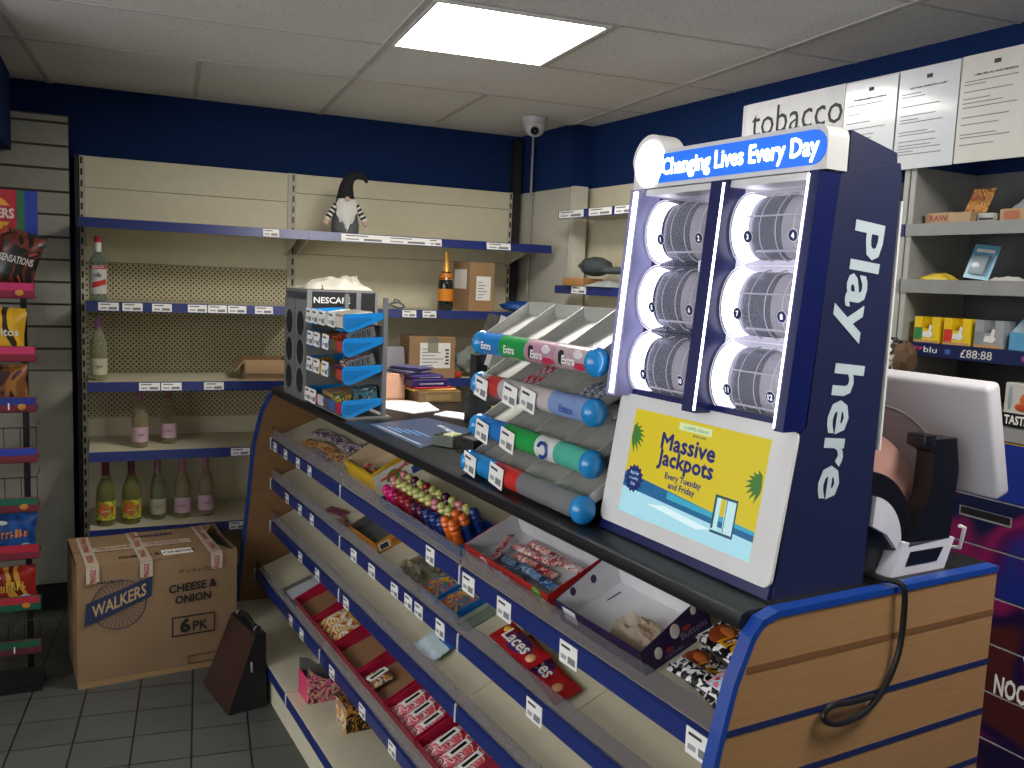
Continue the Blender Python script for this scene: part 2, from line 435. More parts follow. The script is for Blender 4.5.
def ticket(parent, loc, rot=(0, 0, 0), w=.042, h=.034):
    global TICK
    if TICK is None:
        TICK = ticket_mesh().build('price_ticket', parent, loc, rot, smooth=False); o = TICK
    else:
        o = TICK.copy(); COL.objects.link(o); o.parent = parent; o.location = loc; o.rotation_euler = rot
    o.scale = (w / .042, 1, h / .034)
    return o
SH_Z = [1.905, 1.533, 1.166, 0.842, 0.475, 0.15]
YB, YF = 4.88, 4.43      # back panel plane, shelf fronts
def gondola(x0, x1, label, shelves, peg, xl=0.0, xr=0.0, posts=(0, 1)):
    w = x1 - x0; t = thing('shelving_unit', label, 'shelving', (x0, YB, 0)); d = YF - YB
    for za, zb in peg['plain']:
        q = MB(); q.box(.02, 0, za + .001, w - .02, .02, zb - .001, CREAM, bev=.0015, seg=1); q.build('back_panel', t)
    if peg.get('peg'):
        q = MB()
        for za, zb in peg['peg']:
            n = 8
            for i in range(n): q.box(.02 + (w - .04) * i / n, 0.001, za + .001, .02 + (w - .04) * (i + 1) / n - .0015, .02, zb - .001, PEG)
        q.build('perforated_panel', t)
    for k in posts:
        xx = 0 if k == 0 else w
        q = MB(); (q.box(xx, -.006, 0, xx + .02, .03, 2.22, CREAM2) if k == 0 else q.box(xx - .02, -.006, 0, xx, .03, 2.22, CREAM2))
        z = 0.2 if not (k == 1 and x0 < 0) else 9
        while z < 2.19:
            for dx in ((.003,) if k == 0 else (-.014,)): q.box(xx + dx, -.0066, z, xx + dx + .0095, -.004, z + .032, BLACK)
            z += .055
        if k == 0 and x0 < 0: q.box(xx - .022, -.004, 0, xx - .0005, .02, 2.22, BLACK)  # black strip painted in for the dark gap beside the bay
        q.build('upright', t)
    q = MB(); q.box(.0, d + .03, 0, w, 0, .115, M('#6c6a60', .6)); q.build('base', t)
    for z, ticks in shelves:
        sx0, sx1 = (xl if z > 1.8 else 0.03), (w + xr if z > 1.8 else w - .004)
        q = MB()
        q.box(sx0, d, z - .028, sx1, -.006, z - .004, CREAM, bev=.002, seg=1)
        for xx in (.025, w - .035): q.prism([(-.006, z - .028), (d * .75, z - .028), (d * .75, z - .04), (-.006, z - .12)], 'x', xx, xx + .004, CREAM2)
        s = q.build('shelf', t)
        q = MB(); q.prism([(d, z), (d - .004, z), (d - .012, z - .044), (d - .008, z - .044), (d, z - .012)], 'x', sx0, sx1, BLUE)
        q.build('price_rail', s)
        for tk in ticks:
            xc, ww = tk[0], tk[1]
            ticket(s, (xc - x0, d - .0095, z - .022), (R(-10), 0, 0), ww, .036)
    return t
def pxs(xs, k): return [(x, k) for x in xs]
bay1 = gondola(-0.10, 0.9160, 'empty cream shelving bay with perforated back holding a few wine bottles', [
    (SH_Z[0], [(.735, .075)]),
    (SH_Z[1], [(.02, .085), (.12, .085), (.245, .085), (.40, .085), (.49, .085), (.58, .085), (.705, .085)]),
    (SH_Z[2], [(.19, .09), (.285, .09), (.475, .09)]),
    (SH_Z[3], [(.60, .09)]),
    (SH_Z[4], [(.59, .085)]),
    ], dict(plain=[(.11, .93), (1.71, 2.07), (2.07, 2.22)], peg=[(.93, 1.17), (1.17, 1.45), (1.45, 1.71)]))
bay2 = gondola(0.9170, 2.205, 'cream shelving bay on the back wall carrying the gnome and champagne', [
    (SH_Z[0], [(1.19, .23), (1.42, .23), (1.57, .07), (1.93, .14)]),
    (SH_Z[1], [(1.44, .075), (1.55, .075)]),
    (1.172, []),
    ], dict(plain=[(.11, .8), (.8, 1.35), (1.35, 1.80), (1.80, 2.12), (2.12, 2.22)]), xr=.045)
q = MB(); q.box(2.212, 4.885, 0, 2.262, 4.94, 2.53, BLACKR); tag(q.build('gap_shade_strip'), 'black strip put in for the dark gap between the back shelving and the pillar', 'post')  # black filler for the shaded gap; no real post stands here
q = MB(); q.box(-.005, -.005, 0, .005, .005, 2.54, M('#9a9a98', .5)); tag(q.build('cable_conduit', loc=(2.262, 4.745, 0)), 'thin white cable conduit running up beside the pillar to the ceiling camera', 'conduit')

# ------------------------------------------------------------------ sweet counter
def wood():
    m, nt, b = node_mat('beech_veneer')
    tc = nt.nodes.new('ShaderNodeTexCoord'); mp = nt.nodes.new('ShaderNodeMapping'); mp.inputs['Scale'].default_value = (1.2, 1.2, 14)
    n = nt.nodes.new('ShaderNodeTexNoise'); n.inputs['Scale'].default_value = 9; n.inputs['Detail'].default_value = 5; n.inputs['Distortion'].default_value = .6
    r = nt.nodes.new('ShaderNodeValToRGB'); r.color_ramp.elements[0].position = .25; r.color_ramp.elements[1].position = .8
    r.color_ramp.elements[0].color = rgb('#946f48'); r.color_ramp.elements[1].color = rgb('#a17c53')
    for a, c in ((tc.outputs['Object'], mp.inputs['Vector']), (mp.outputs[0], n.inputs['Vector']), (n.outputs['Fac'], r.inputs['Fac']), (r.outputs['Color'], b.inputs['Base Color'])): nt.links.new(a, c)
    b.inputs['Roughness'].default_value = .4
    return m
WOOD = wood()
WOOD2 = M('#84623f', 0.45, var=0.08, scale=6, stretch=(1, 1, 5))
TRIM = M('#183f90', 0.3)
ACR = clear('#d6d4d8', 0.05, 0.12)
CT = 1.17                                   # worktop height
B0, B1 = 1.02, 4.10                         # end panels along the counter
PROF0 = [(.885, 0), (.897, .16), (.944, .64), (.968, .90), (.985, .98), (1.005, 1.06), (1.045, 1.135), (1.075, 1.162), (1.11, 1.172)]
t = kthing('display_counter', 'long sweet counter with tiers of sloping cream shelves and blue price rails', 'counter', 0, 0, 0)
def end_panel(b, tk, groove, m):
    q = MB()
    rear = 1.72
    PROF = [(a + (.014 if groove and z < 1.12 else .006 if groove and z < 1.15 else 0), z) for a, z in PROF0]
    poly = [(a + .012, z) for a, z in PROF] + [(rear, 1.172), (rear, 0), (.9, 0)]
    q.prism(poly[:-1], 'y', b, b + tk, m)
    o = q.build('end_panel', t, ang=20)
    # blue edging that follows the curved front and the top
    q = MB()
    pts = PROF + [(rear, 1.174)]
    for i in range(len(pts) - 1):
        (a0, z0), (a1, z1) = pts[i], pts[i + 1]
        dx, dz = a1 - a0, z1 - z0; L = math.hypot(dx, dz); nx, nz = -dz / L * .012, dx / L * .012
        q.prism([(a0, z0), (a1, z1), (a1 - nx, z1 - nz), (a0 - nx, z0 - nz)], 'y', b - .003, b + tk + .003, TRIM)
    q.build('edging', o)
    if groove:
        for k, z in enumerate((1.078, .974, .868, .762, .656, .55, .44, .33, .22, .11)):
            a0 = [a for a, zz in PROF if zz <= z][-1] + .030
            q = MB(); q.box(a0, b - .0012, z - .006, rear, b + .002, z + .006, M('#6e4c2b', .6) if k == 0 else M('#15224f', .5))
            q.build('groove_strip', o)
    return o
end_panel(B0, .02, True, WOOD)
end_panel(B1, .02, False, WOOD2)
q = MB(); q.box(1.30, B0 + .02, 0, 1.315, B1, 1.13, M('#b4a88c', .6, var=.04)); q.build('back_panel', t)
q = MB(); q.box(1.69, B0 + .02, 0, 1.71, B1, 1.13, WOOD2); q.build('rear_panel', t)
q = MB(); q.box(.873, B0 + .02, 0, .888, B1, .117, CREAM); q.build('plinth', t)
S = {1: (1.062, .928, .405), 2: (1.067, .735, .41), 3: (1.067, .533, .45), 4: (.998, .308, .375), 5: (.86, .16, 0.0)}
RAIL = {1: 1.05, 2: 1.052, 3: 1.052, 4: .982, 5: .858}
TK = {1: [4.012, 3.836, 3.643, 3.474, 2.281, 2.033, 1.837, 1.545, 1.12], 2: [3.808, 3.608, 3.439, 2.934, 2.753, 2.548, 2.435, 2.355, 2.202, 1.678],
      3: [3.594, 3.355, 3.005], 4: [3.476, 3.32, 2.941, 2.626, 2.363], 5: []}
def sz(i, a): return S[i][1] + S[i][2] * (a - S[i][0])
BAYS = [(3.097, 4.097), (2.095, 3.094), (1.043, 2.092)]
for i in (1, 2, 3, 4, 5):
    a0, z0, m = S[i]; ra = RAIL[i]
    for bi, (ba, bb) in enumerate(BAYS):
        q = MB(); am = (a0 + 1.30) / 2
        for (ya, yb) in ((ba, (ba + bb) / 2 - .0012), ((ba + bb) / 2 + .0012, bb)) if i == 2 else ((ba, bb),):
            q.prism([(a0, z0), (1.298, sz(i, 1.298)), (1.298, sz(i, 1.298) - .016), (a0, z0 - .016)], 'y', ya, yb, CREAM)
        s = q.build('shelf', t)
        q = MB(); h = .046
        q.prism([(ra, z0 - .006), (ra + .009, z0 - .002), (ra + .009, z0 - h), (ra + .004, z0 - h - .004), (ra, z0 - h)], 'y', ba + .002, bb - .002, BLUE)
        q.build('price_rail', s)
        if i < 5:
            q = MB(); q.prism([(ra + .010, z0 - .004), (ra + .0125, z0 - .004), (ra + .0035, z0 + .052), (ra + .001, z0 + .052)], 'y', ba + .004, bb - .004, ACR)
            q.build('clear_riser', s)
        q = MB(); q.prism([(ra - .003, z0 + .002), (ra + .002, z0 + .004), (ra + .002, z0 - h - .004), (ra - .003, z0 - h - .004)], 'y', bb - .006, bb - .001, WHITE)
        q.build('end_clip', s)
        for b in TK[i]:
            if ba <= b < bb: ticket(s, (ra - .0008, b, z0 - .027 - (.006 if b < 2.1 else 0)), (0, 0, -PI / 2), .05 if b > 3.2 else .058 if b > 2.1 else .07, .042 if b > 2.3 else .05)
# worktop: one long black slab
t = kthing('worktop', 'long black laminate worktop running along the sweet counter', 'worktop', 0, 0, 0)
q = MB(); TOPM = M('#141416', 0.36, var=.1, spec=.45)
q.prism([(1.052, 1.138), (1.048, 1.150), (1.052, 1.164), (1.064, CT), (1.735, CT), (1.735, 1.138)], 'y', B0 + .0245, 4.0962, TOPM); q.build('slab', t)

def shelf_loc(i, a, b, spin=0.0, lift=0.0):
    th = math.atan(S[i][2])
    rot = (Matrix.Rotation(A_COUNTER, 3, 'Z') @ Matrix.Rotation(-th, 3, 'Y') @ Matrix.Rotation(spin, 3, 'Z')).to_euler()
    n = Vector((-math.sin(th), 0, math.cos(th)))
    p = K(a + n.x * (lift + .0008), b, sz(i, a) + n.z * (lift + .0008))
    return p, rot
def sthing(name, label, cat, i, a, b, spin=0.0, group=None, lift=0.0):
    p, r = shelf_loc(i, a, b, spin, lift); return thing(name, label, cat, p, 0, group, rot=r)
def open_box(q, L, Wd, h, t, mo, mi, hf=None):
    """open carton: x across (front at -x), y along; inner faces in mi; hf the height of the front wall"""
    hf = h if hf is None else hf
    x0, y0 = -L / 2, -Wd / 2
    q.box(x0, y0, 0, -x0, -y0, t, {'': mo, '+z': mi})
    q.box(x0, y0, t, x0 + t, -y0, hf, {'': mo, '+x': mi})
    q.box(-x0 - t, y0, t, -x0, -y0, h, {'': mo, '-x': mi})
    for s in (0, 1):
        ya, yb = (y0, y0 + t) if s == 0 else (-y0 - t, -y0)
        pts = [(x0 + t, t), (-x0 - t, t), (-x0 - t, h), (x0 + t, hf)]
        v = {'': mo}
        q.prism(pts, 'y', ya, yb, mo, cap=mo)
        yi = y0 + t + .0004 if s == 0 else -y0 - t - .0004
        q.face([(a, yi, z) for a, z in (pts if s == 1 else pts[::-1])], mi)
    return q
# spin conventions on a tier: local x climbs the slope away from the customer, y runs along the counter

# --- top tier
g = 'chocolate bars at the far end of the top tier'
DARK = M('#2a1730', .3); ORG = M('#b0622c', .3); PURP = M('#5b3a74', .3); SILV = M('#a49aa2', .3)
def bar(name, label, i, a, b, spin, L, Wd, H, mats, group, txt=None, tm=None, lift=0):
    t = sthing(name, label, 'chocolate bar', i, a, b, spin, group, lift)
    q = MB(); q.packet(L, Wd, H, mats, .09, nu=12, nv=6); q.build('wrapper', t)
    if txt:
        q = MB(); q.text(txt, (0, 0, H * 1.0), X, Y, L * .55, Wd * .5, tm, .01, .0008); q.build('lettering', t)
    return t
mDP = multi(['#22102a', '#3a1d40', '#d9ccd8', '#1c0c20'], 24); mOR = multi(['#6c2a16', '#c2702d', '#e2c08a', '#3a1a1a'], 24)
for k, (a, b, sp, m, lab) in enumerate([(1.205, 3.80, 1.75, mDP, 'dark purple chocolate bar at the far top edge of the bar heap'), (1.215, 3.62, 1.6, mDP, 'dark purple chocolate bar lying behind the orange printed ones'),
        (1.21, 3.45, 1.62, mDP, 'dark purple bar nearest the yellow carton along the back of the heap'), (1.135, 3.72, 1.7, mOR, 'orange and brown chocolate bar furthest from the yellow carton'),
        (1.155, 3.58, 1.5, mOR, 'orange and brown chocolate bar in the middle of the heap'), (1.145, 3.41, 1.66, mOR, 'orange and brown bar lying next to the silver-grey wrapper'),
        (1.105, 3.50, 1.6, multi(['#b8b2b6', '#8d6a8a', '#d7cfd0', '#6f6070'], 28), 'silver and mauve chocolate bar by the clear riser'), (1.15, 3.27, 1.4, multi(['#9d97a3', '#c9c4cc', '#3e3550', '#7d7a8c'], 26), 'silver-grey wrapper beside the yellow carton'),
        (1.245, 3.33, 1.45, mDP, 'dark purple bar tucked behind the yellow carton')]):
    bar('chocolate_bar', lab, 1, a, b, sp, .165, .054, .02, m, g)
# yellow counter carton with lollies, partly open, plus a printed white panel facing along the counter
t = sthing('sweet_carton', 'yellow-rimmed carton with a gum rainbow panel beside the toy tubes', 'carton', 1, 1.205, 3.03, 0)
q = MB(); YEL = M('#d9b21c', .4); open_box(q, .20, .30, .088, .003, YEL, M('#cdb89a', .6), .056); q.build('tray', t)
q = MB(); PW_ = M('#dcdcd4', .45); GRN = M('#6f9a48', .4)
q.box(-.10, -.1535, .0, .10, -.1505, .060, PW_)
q.box(.045, -.1543, .0, .10, -.1506, .026, M('#1c3f8a', .35)); q.ball((-.06, -.1506, .02), (.025, .0012, .012), GRN); q.ball((-.075, -.1506, .042), (.02, .0012, .01), M('#c9a64a', .4)); q.prism([(-.02 + .035 * math.cos(x * PI / 12), .014 + .035 * math.sin(x * PI / 12)) for x in range(13)], 'y', -.1545, -.1536, M('#4c8f3a', .4))
q.tube([(-.075 + .15 * k / 8, -.1545, .03 + .04 * (k / 8) ** 2) for k in range(9)], .004, M('#c33a2a', .4), 5)
q.prism([(-.10, .055), (.10, .086), (.10, .094), (-.10, .063)], 'y', -.1545, -.146, YEL); q.box(.092, -.1455, .0885, .103, .152, .0915, YEL); q.box(-.103, -.1455, .0565, -.092, .15, .0595, YEL); q.text('Gum', (.05, -.1538, .05), X, Z, .05, .022, M('#c8442c', .4), .03); q.build('printed_panel', t)
for k, (x, y) in enumerate([(-.05, -.04), (-.045, .05)]):
    o = thing('wrapped_sweet', ['shiny round sweet at the near side of the yellow carton', 'shiny round sweet at the far side of the yellow carton'][k], 'sweet', (0, 0, 0), group='round sweets in the yellow carton')
    p, r = shelf_loc(1, 1.205 + x * .92, 3.03 + y, 0, .004); o.location = p; o.rotation_euler = r
    q = MB(); q.ball((0, 0, .017), (.017, .017, .017), M('#c9583a', .15, coat=.6)); q.tube([(0, .015, .017), (0, .026, .02)], [.004, .009], M('#d8d2c8', .3), 6); q.tube([(0, -.015, .017), (0, -.026, .02)], [.004, .009], M('#d8d2c8', .3), 6); q.build('sweet', o)
# blue tray of candy toys
TB, TA = 2.44, 1.138
t = sthing('toy_tray', 'blue cardboard tray holding the colourful candy toys', 'tray', 1, TA, TB, 0)
q = MB(); BL2 = M('#1f63b8', .35); open_box(q, .132, .60, .030, .003, BL2, M('#17407a', .4)); q.build('carton', t)
toycol = {'pink': '#cc1a72', 'red': '#8e1428', 'plum': '#4a1036', 'blue': '#1c3478', 'orange': '#dd6a1c', 'yellow': '#c9bd62', 'rose': '#c87680', 'green': '#a9b26a'}
def toy(col, cap):
    t = thing('candy_toy', '', 'sweet', (0, 0, 0)); q = MB(); c = M(toycol[col], .2, coat=.4)
    q.lathe([(0, 0), (.019, 0), (.021, .02), (.017, .05), (.019, .072), (.012, .08)], c, seg=12); q.build('tube', t)
    q = MB(); c2 = M(toycol[cap], .25, coat=.3); c3 = M(toycol['green'] if cap == 'yellow' else toycol[cap], .3)
    q.lathe([(.012, .078), (.019, .084), (.021, .094), (.016, .104), (.018, .112), (.011, .124), (.0, .128)], c2, seg=12, mats=[c3, c3, c2, c2, c3, c2]); q.ball((0, -.014, .097), (.007, .006, .009), c3, 8, 5); q.ball((0, .014, .097), (.007, .006, .009), c2, 8, 5)
    q.build('cap', t); return t
protos = {}
rowsx = (-.044, -.006, .034, .06)
tops = [['pink', 'red', 'red', 'plum', 'plum', 'blue', 'blue', 'blue', 'blue', 'blue', 'blue', 'blue'], None]
lab_of = {'pink': 'bright pink capped candy toy at the far front of the blue tray', 'orange': 'orange capped candy toy at the near end of the blue tray', 'yellow': 'yellow and green capped candy toy standing in the blue tray', 'rose': 'rose pink capped candy toy among the yellow ones in the tray', 'red': 'deep red candy toy in the front row of the blue tray', 'plum': 'dark plum candy toy low in the blue tray', 'blue': 'dark blue candy toy in the front of the blue tray'}
rr = random.Random(3)
for iy in range(12):
    for ix in range(3):
        if ix == 0: cap = ['pink', 'pink', 'red', 'red', 'red', 'plum', 'plum', 'blue', 'blue', 'blue', 'orange', 'orange'][iy]; body = cap
        elif ix == 1: cap = ['rose', 'yellow', 'yellow', 'yellow', 'yellow', 'yellow', 'yellow', 'rose', 'yellow', 'yellow', 'orange', 'orange'][iy]; body = ['pink', 'red', 'red', 'plum', 'blue', 'blue'][iy // 2]
        elif ix == 2: cap = ['rose', 'yellow', 'plum', 'yellow', 'red', 'yellow', 'yellow', 'plum', 'yellow', 'rose', 'yellow', 'blue'][iy]; body = 'blue'
        else: cap = ['plum', 'rose', 'red', 'red', 'plum', 'yellow', 'plum', 'plum', 'yellow', 'yellow', 'blue', 'blue'][iy]; body = 'plum'
        x = rowsx[ix] * .92; y = .262 - iy * .047
        p, r = shelf_loc(1, TA + x * .927, TB + y, rr.uniform(0, 6), .004)
        key = (body, cap)
        if key not in protos: protos[key] = o = toy(*key); o.location = p; o.rotation_euler = r
        else: o = dup(protos[key], p, r)
        o.scale = (.84, .84, .56 if ix == 0 and cap != 'orange' else .70)
        o['label'] = lab_of[cap]; o['group'] = {'orange': 'orange capped candy toys', 'yellow': 'yellow capped candy toys'}.get(cap, cap + ' candy toys in the tray')
# red carton with blue and red stick packs
mRC = M('#b5231f', .4, var=.08); mWI = M('#b9b8ba', .6)
RB, RA = 1.882, 1.165
t = sthing('sweet_carton', 'red open carton of blue and red stick sweets on the top tier', 'carton', 1, RA, RB, 0)
q = MB(); open_box(q, .175, .43, .062, .003, mRC, mWI, .052); q.build('carton', t)
q = MB()
q.box(.0865, -.216, .0625, .101, .216, .0655, mRC); q.box(-.0885, -.216, .0, -.088, .216, .018, M('#c6a77c', .5))
q.tube([(-.0885, .11 + .024 * math.cos(R(k)), .024 + .02 * math.sin(R(k))) for k in range(20, 170, 15)], .0022, PAPER, 5); q.script((-.0885, .11, .026), -Y, Z, .035, .018, PAPER, 3, .001, 4); q.script((-.0885, .01, .028), -Y, Z, .09, .024, PAPER, 5, .001, 2); q.script((-.0885, .0, .012), -Y, Z, .09, .014, M('#8a92b0', .4), 6, .001, 3)
q.ball((-.089, -.165, .035), (.003, .022, .022), M('#6aa53c', .4)); q.ball((-.09, -.19, .02), (.003, .015, .02), M('#d8c27a', .4))
q.build('carton_print', t)
g = 'stick sweets in the red carton'
mB = multi(['#1b4f88', '#215f9e', '#9db7cf', '#123a66'], 30, stretch=(1, .2, 1)); mR = multi(['#b3202a', '#c62f35', '#e2c7bb', '#8a141e'], 30, stretch=(1, .2, 1))
for k, (x, y, l, sp, m, lab) in enumerate([(-.03, .06, 0, .04, mB, 'blue stick sweet on the far front side of the red carton'), (-.035, -.08, .012, -.05, mB, 'blue stick sweet nearest the customer end of the red carton'), (-.058, .05, 0, .03, multi(['#9c9aa0', '#b9b6bc', '#55586a', '#858592'], 30), 'silver stick sweet along the front wall of the red carton'),
        (.0, .0, 0, .0, mR, 'red stick sweet in the middle of the red carton'), (.028, .05, .0, .06, multi(['#c9b8ae', '#b3202a', '#d9cfc8', '#a8483e'], 30), 'pale striped stick sweet beside the red middle one'), (.055, .02, 0, -.02, mR, 'red stick sweet along the back wall of the red carton'),
        (.04, -.10, .012, .1, multi(['#b3202a', '#c9b8ae', '#8f3a3a', '#d8d0c8'], 30), 'red and cream stick sweet at the near back corner of the red carton'), (-.01, .15, .012, -.9, multi(['#8a1f2a', '#b94a4a', '#c9a0a0', '#6a1420'], 30), 'dark red wrapper lying crosswise at the far end of the red carton')]):
    p, r = shelf_loc(1, RA + x * .927, RB + y, PI / 2 + sp, .0045 + l)
    o = thing('stick_sweet', lab, 'sweet', p, 0, g, rot=r); q = MB(); q.packet(.20 if k < 7 else .12, .026, .013, m, .05, nu=12, nv=4); q.build('wrapper', o)
# white-lined purple carton
mPU = M('#2a1646', .35, var=.1)
PB, PA = 1.474, 1.166
t = sthing('sweet_carton', 'white-lined dark purple carton with a crumpled clear bag inside', 'carton', 1, PA, PB, 0)
q = MB(); open_box(q, .18, .316, .086, .003, mPU, M('#cfced0', .5), .055); q.build('carton', t)
q = MB(); q.box(-.0912, .075, .02, -.0905, .125, .052, PAPER)
for (x, z, w) in ((-.05, .03, .018), (.0, .052, .022), (.055, .07, .014)):
    q.ball((x, -.1585, z), (w * .55, .0012, w * .75), M('#d8d0c8', .4)); q.ball((x + .028, -.1585, z - .008), (.012, .001, .006), M('#8a2b2b', .4))
q.text('Buttons', (.045, -.1585, .032), X, Z, .07, .016, M('#9a86ae', .4), .0, .0012)
q.script((-.012, -.1585, .012), X, Z, .05, .009, M('#7d6c96', .4), 6, .0012, 5)
q.box(.02, .12, .0035, .06, .123, .0042, mPU)
for (x, y) in ((.02, .1546), (-.04, .1546)): q.ball((x, y, .05), (.008, .0008, .011), M('#38204a', .4))
q.build('carton_print', t)
def crumple(q, L, Wd, H, m, seed, nu=16, nv=12, c=(0, 0, 0)):
    """soft heap of film or cloth with a few folds"""
    rnd = random.Random(seed); nu, nv = int(nu * 1.6), int(nv * 1.6)
    W_ = [(rnd.uniform(-9, 9), rnd.uniform(-9, 9), rnd.uniform(0, 6.3), rnd.uniform(.4, 1)) for _ in range(5)] + [(rnd.uniform(-22, 22), rnd.uniform(-22, 22), rnd.uniform(0, 6.3), rnd.uniform(.2, .45)) for _ in range(4)]
    tot = sum(w[3] for w in W_)
    def P(u, v):
        e = min(1, 3.2 * min(u, 1 - u)) * min(1, 3.2 * min(v, 1 - v))
        h = sum(w[3] * (1 - abs(math.sin(w[0] * u + w[1] * v + w[2]))) for w in W_) / tot
        s = 1 + .10 * math.sin(8 * (v if abs(u - .5) > .3 else u) + seed)
        return (c[0] + (u - .5) * L * s, c[1] + (v - .5) * Wd * s, c[2] + H * (.35 + 1.1 * h) * max(0, e) ** .5 + .001)
    q.sheet(P, nu, nv, m); q.sheet(lambda u, v: (P(1 - u, v)[0], P(1 - u, v)[1], c[2]), 4, 4, m); return q
p, r = shelf_loc(1, PA - .020, PB - .06, 0, .004)
o = thing('plastic_bag', 'crumpled clear plastic bag left inside the purple carton', 'bag', p, 0, None, rot=r)
q = MB(); crumple(q, .085, .16, .05, clear('#e6dcc8', .30, .15), 4); q.build('film', o, ang=12); q = MB(); crumple(q, .07, .10, .012, M('#b98a58', .5), 9, 8, 8, (.0, -.01, .0012)); q.build('crumbs', o)
# zebra-striped multipacks
mLI = two_tone('#0c0c0d', '#e2e2df', 62, .49, .53, dist=1.2); g = 'zebra-striped chocolate multipacks'
for k, (a, b, sp, l, lab) in enumerate([(1.140, 1.186, 1.40, 0.0, 'zebra-striped chocolate multipack in front, its orange name facing the wooden end'), (1.238, 1.186, 1.50, .0, 'zebra-striped chocolate multipack at the back against the counter panel'), (1.205, 1.175, 1.42, .034, 'zebra-striped chocolate multipack lying on top in the middle'), (1.112, 1.165, 1.58, .034, 'zebra-striped wrapper pressed against the clear riser')]):
    o = sthing('chocolate_multipack', lab, 'multipack', 1, a, b, sp - PI, g, l); L_, W_ = (.20, .085) if k < 3 else (.17, .045)
    q = MB(); q.packet(L_, W_, .032 if k < 2 else .02, mLI, .07, nu=16, nv=8, wob=.04); q.build('wrapper', o)
    if k in (0, 2):
        q = MB(); q.text('LION', (.01, -.006, .0330 if k < 2 else .0212), X, Y, .10, .036, M('#e0a416', .35), .035, .001, .15); q.build('lettering', o)
        q = MB(); q.ball((-.055, .0, .030 if k < 2 else .0185), (.032, .028, .005), M('#8a3a16', .4)); q.ball((-.05, .008, .033 if k < 2 else .0215), (.02, .012, .004), M('#b5612a', .4)); q.build('lion_head_print', o)
o = sthing('sweet_packet', 'small red and pale blue sweet packet beside the blue end panel trim', 'packet', 1, 1.118, 1.097, 1.5, None, .058); q = MB(); q.packet(.08, .055, .014, multi(['#d03a50', '#e26a78', '#bcd0de', '#c22a40'], 22), .1); q.build('wrapper', o)

# --- second tier
o = bar('chocolate_bar', 'purple chocolate bar lying alone at the far end of the second tier', 2, 1.12, 3.33, 1.75, .15, .04, .015, multi(['#4a2a5e', '#6a3a70', '#a0522a', '#3a2050'], 26), 'bars on the second tier')
o = bar('chocolate_bar', 'brown and red chocolate bar between the purple bar and the orange box', 2, 1.10, 3.17, 1.5, .15, .04, .015, multi(['#5a2a24', '#8a3c2c', '#c8a890', '#401c20'], 26), 'bars on the second tier')
t = sthing('sweet_carton', 'orange and yellow printed carton lying on the second tier', 'carton', 2, 1.148, 2.93, .02)
q = MB(); OY = M('#cf8a1c', .4, var=.1); open_box(q, .12, .26, .05, .003, OY, M('#5b5a58', .6), .04); q.build('carton', t)
q = MB(); q.box(-.055, -.1315, .008, -.01, -.1305, .034, PAPER); q.box(-.048, -.132, .012, -.017, -.1314, .03, INK); q.script((.025, -.131, .022), X, Z, .05, .018, M('#8a4a1a', .5), 4, .0008, 6); q.build('carton_print', t)
t = sthing('sweet_bag', 'clear bag of brown round sweets on the second tier', 'bag', 2, 1.132, 2.52, .0)
q = MB(); rnd = random.Random(5)
for k in range(26): q.ball((rnd.uniform(-.035, .04), rnd.uniform(-.08, .07), .014 + rnd.uniform(0, .016)), rnd.uniform(.010, .015), M(rnd.choice(['#6b5436', '#7d6844', '#8a7a55', '#54442e']), .3), 8, 6)
q.build('sweets', t); q = MB(); crumple(q, .11, .20, .05, clear('#dcdccc', .10, .15), 8); q.build('film', t, ang=12)
g = 'boxes of tube sweets on the second tier'
mTU = multi(['#3c7a3c', '#2a6f9e', '#b52a2a', '#c9b23a', '#285a8a'], 36, dist=1.0)
for k, (b, lab) in enumerate([(2.345, 'blue and green tube sweet box next to the bag of brown sweets'), (2.215, 'blue and green tube sweet box nearer the empty part of the tier')]):
    t = sthing('sweet_carton', lab, 'carton', 2, 1.148, b, .0, g)
    q = MB(); q.box(-.07, -.055, 0, .07, .055, .026, {'': M('#1668b4', .3), '+z': mTU}, bev=.002, seg=1); q.build('carton', t)
    q = MB(); q.box(-.071, -.05, .004, -.0703, .05, .022, M('#2f86cc', .3)); q.build('carton_print', t)
t = sthing('shelf_divider', 'grey printed card strip lying on the second tier beside the tube boxes', 'card', 2, 1.14, 2.105, .0)
q = MB(); q.box(-.07, -.022, 0, .07, .022, .004, M('#73816f', .5)); q.box(-.07, .0265, 0, .07, .05, .006, M('#8b9684', .5)); q.build('card', t)
mLA = multi(['#9c1420', '#b71c2a', '#3d1440', '#a01a22'], 18); g = 'red sweet packets on the second tier'
for k, (a, b, sp, l, lab) in enumerate([(1.124, 1.775, 1.44, 0.0, 'red lace sweets packet with white Laces lettering, the lower of two'), (1.122, 1.87, 1.50, .014, 'red lace sweets packet with purple patch lying over the other at its far end')]):
    o = sthing('sweet_packet', lab, 'packet', 2, a - .004, b - .02, sp - PI, g, l * 1.7)
    q = MB(); q.packet(.30 if k == 0 else .22, .075, .02, M('#a3151f', .25, var=.15), .06, nu=16, nv=8, wob=.05); q.build('wrapper', o)
    q = MB(); q.ball((-.0, .0, .0165), (.075, .028, .005), M('#431a5a', .35)); q.text('Laces', (.0, .0, .0225), X, Y, .125, .038, PAPER, .02, .001); q.ball((.105 if k == 0 else .08, -.006, .016), (.016, .014, .005), M('#d9a67a', .4)); q.ball((-.10 if k == 0 else -.08, .01, .016), (.014, .012, .005), M('#e0b23a', .4)); q.build('front_print', o)
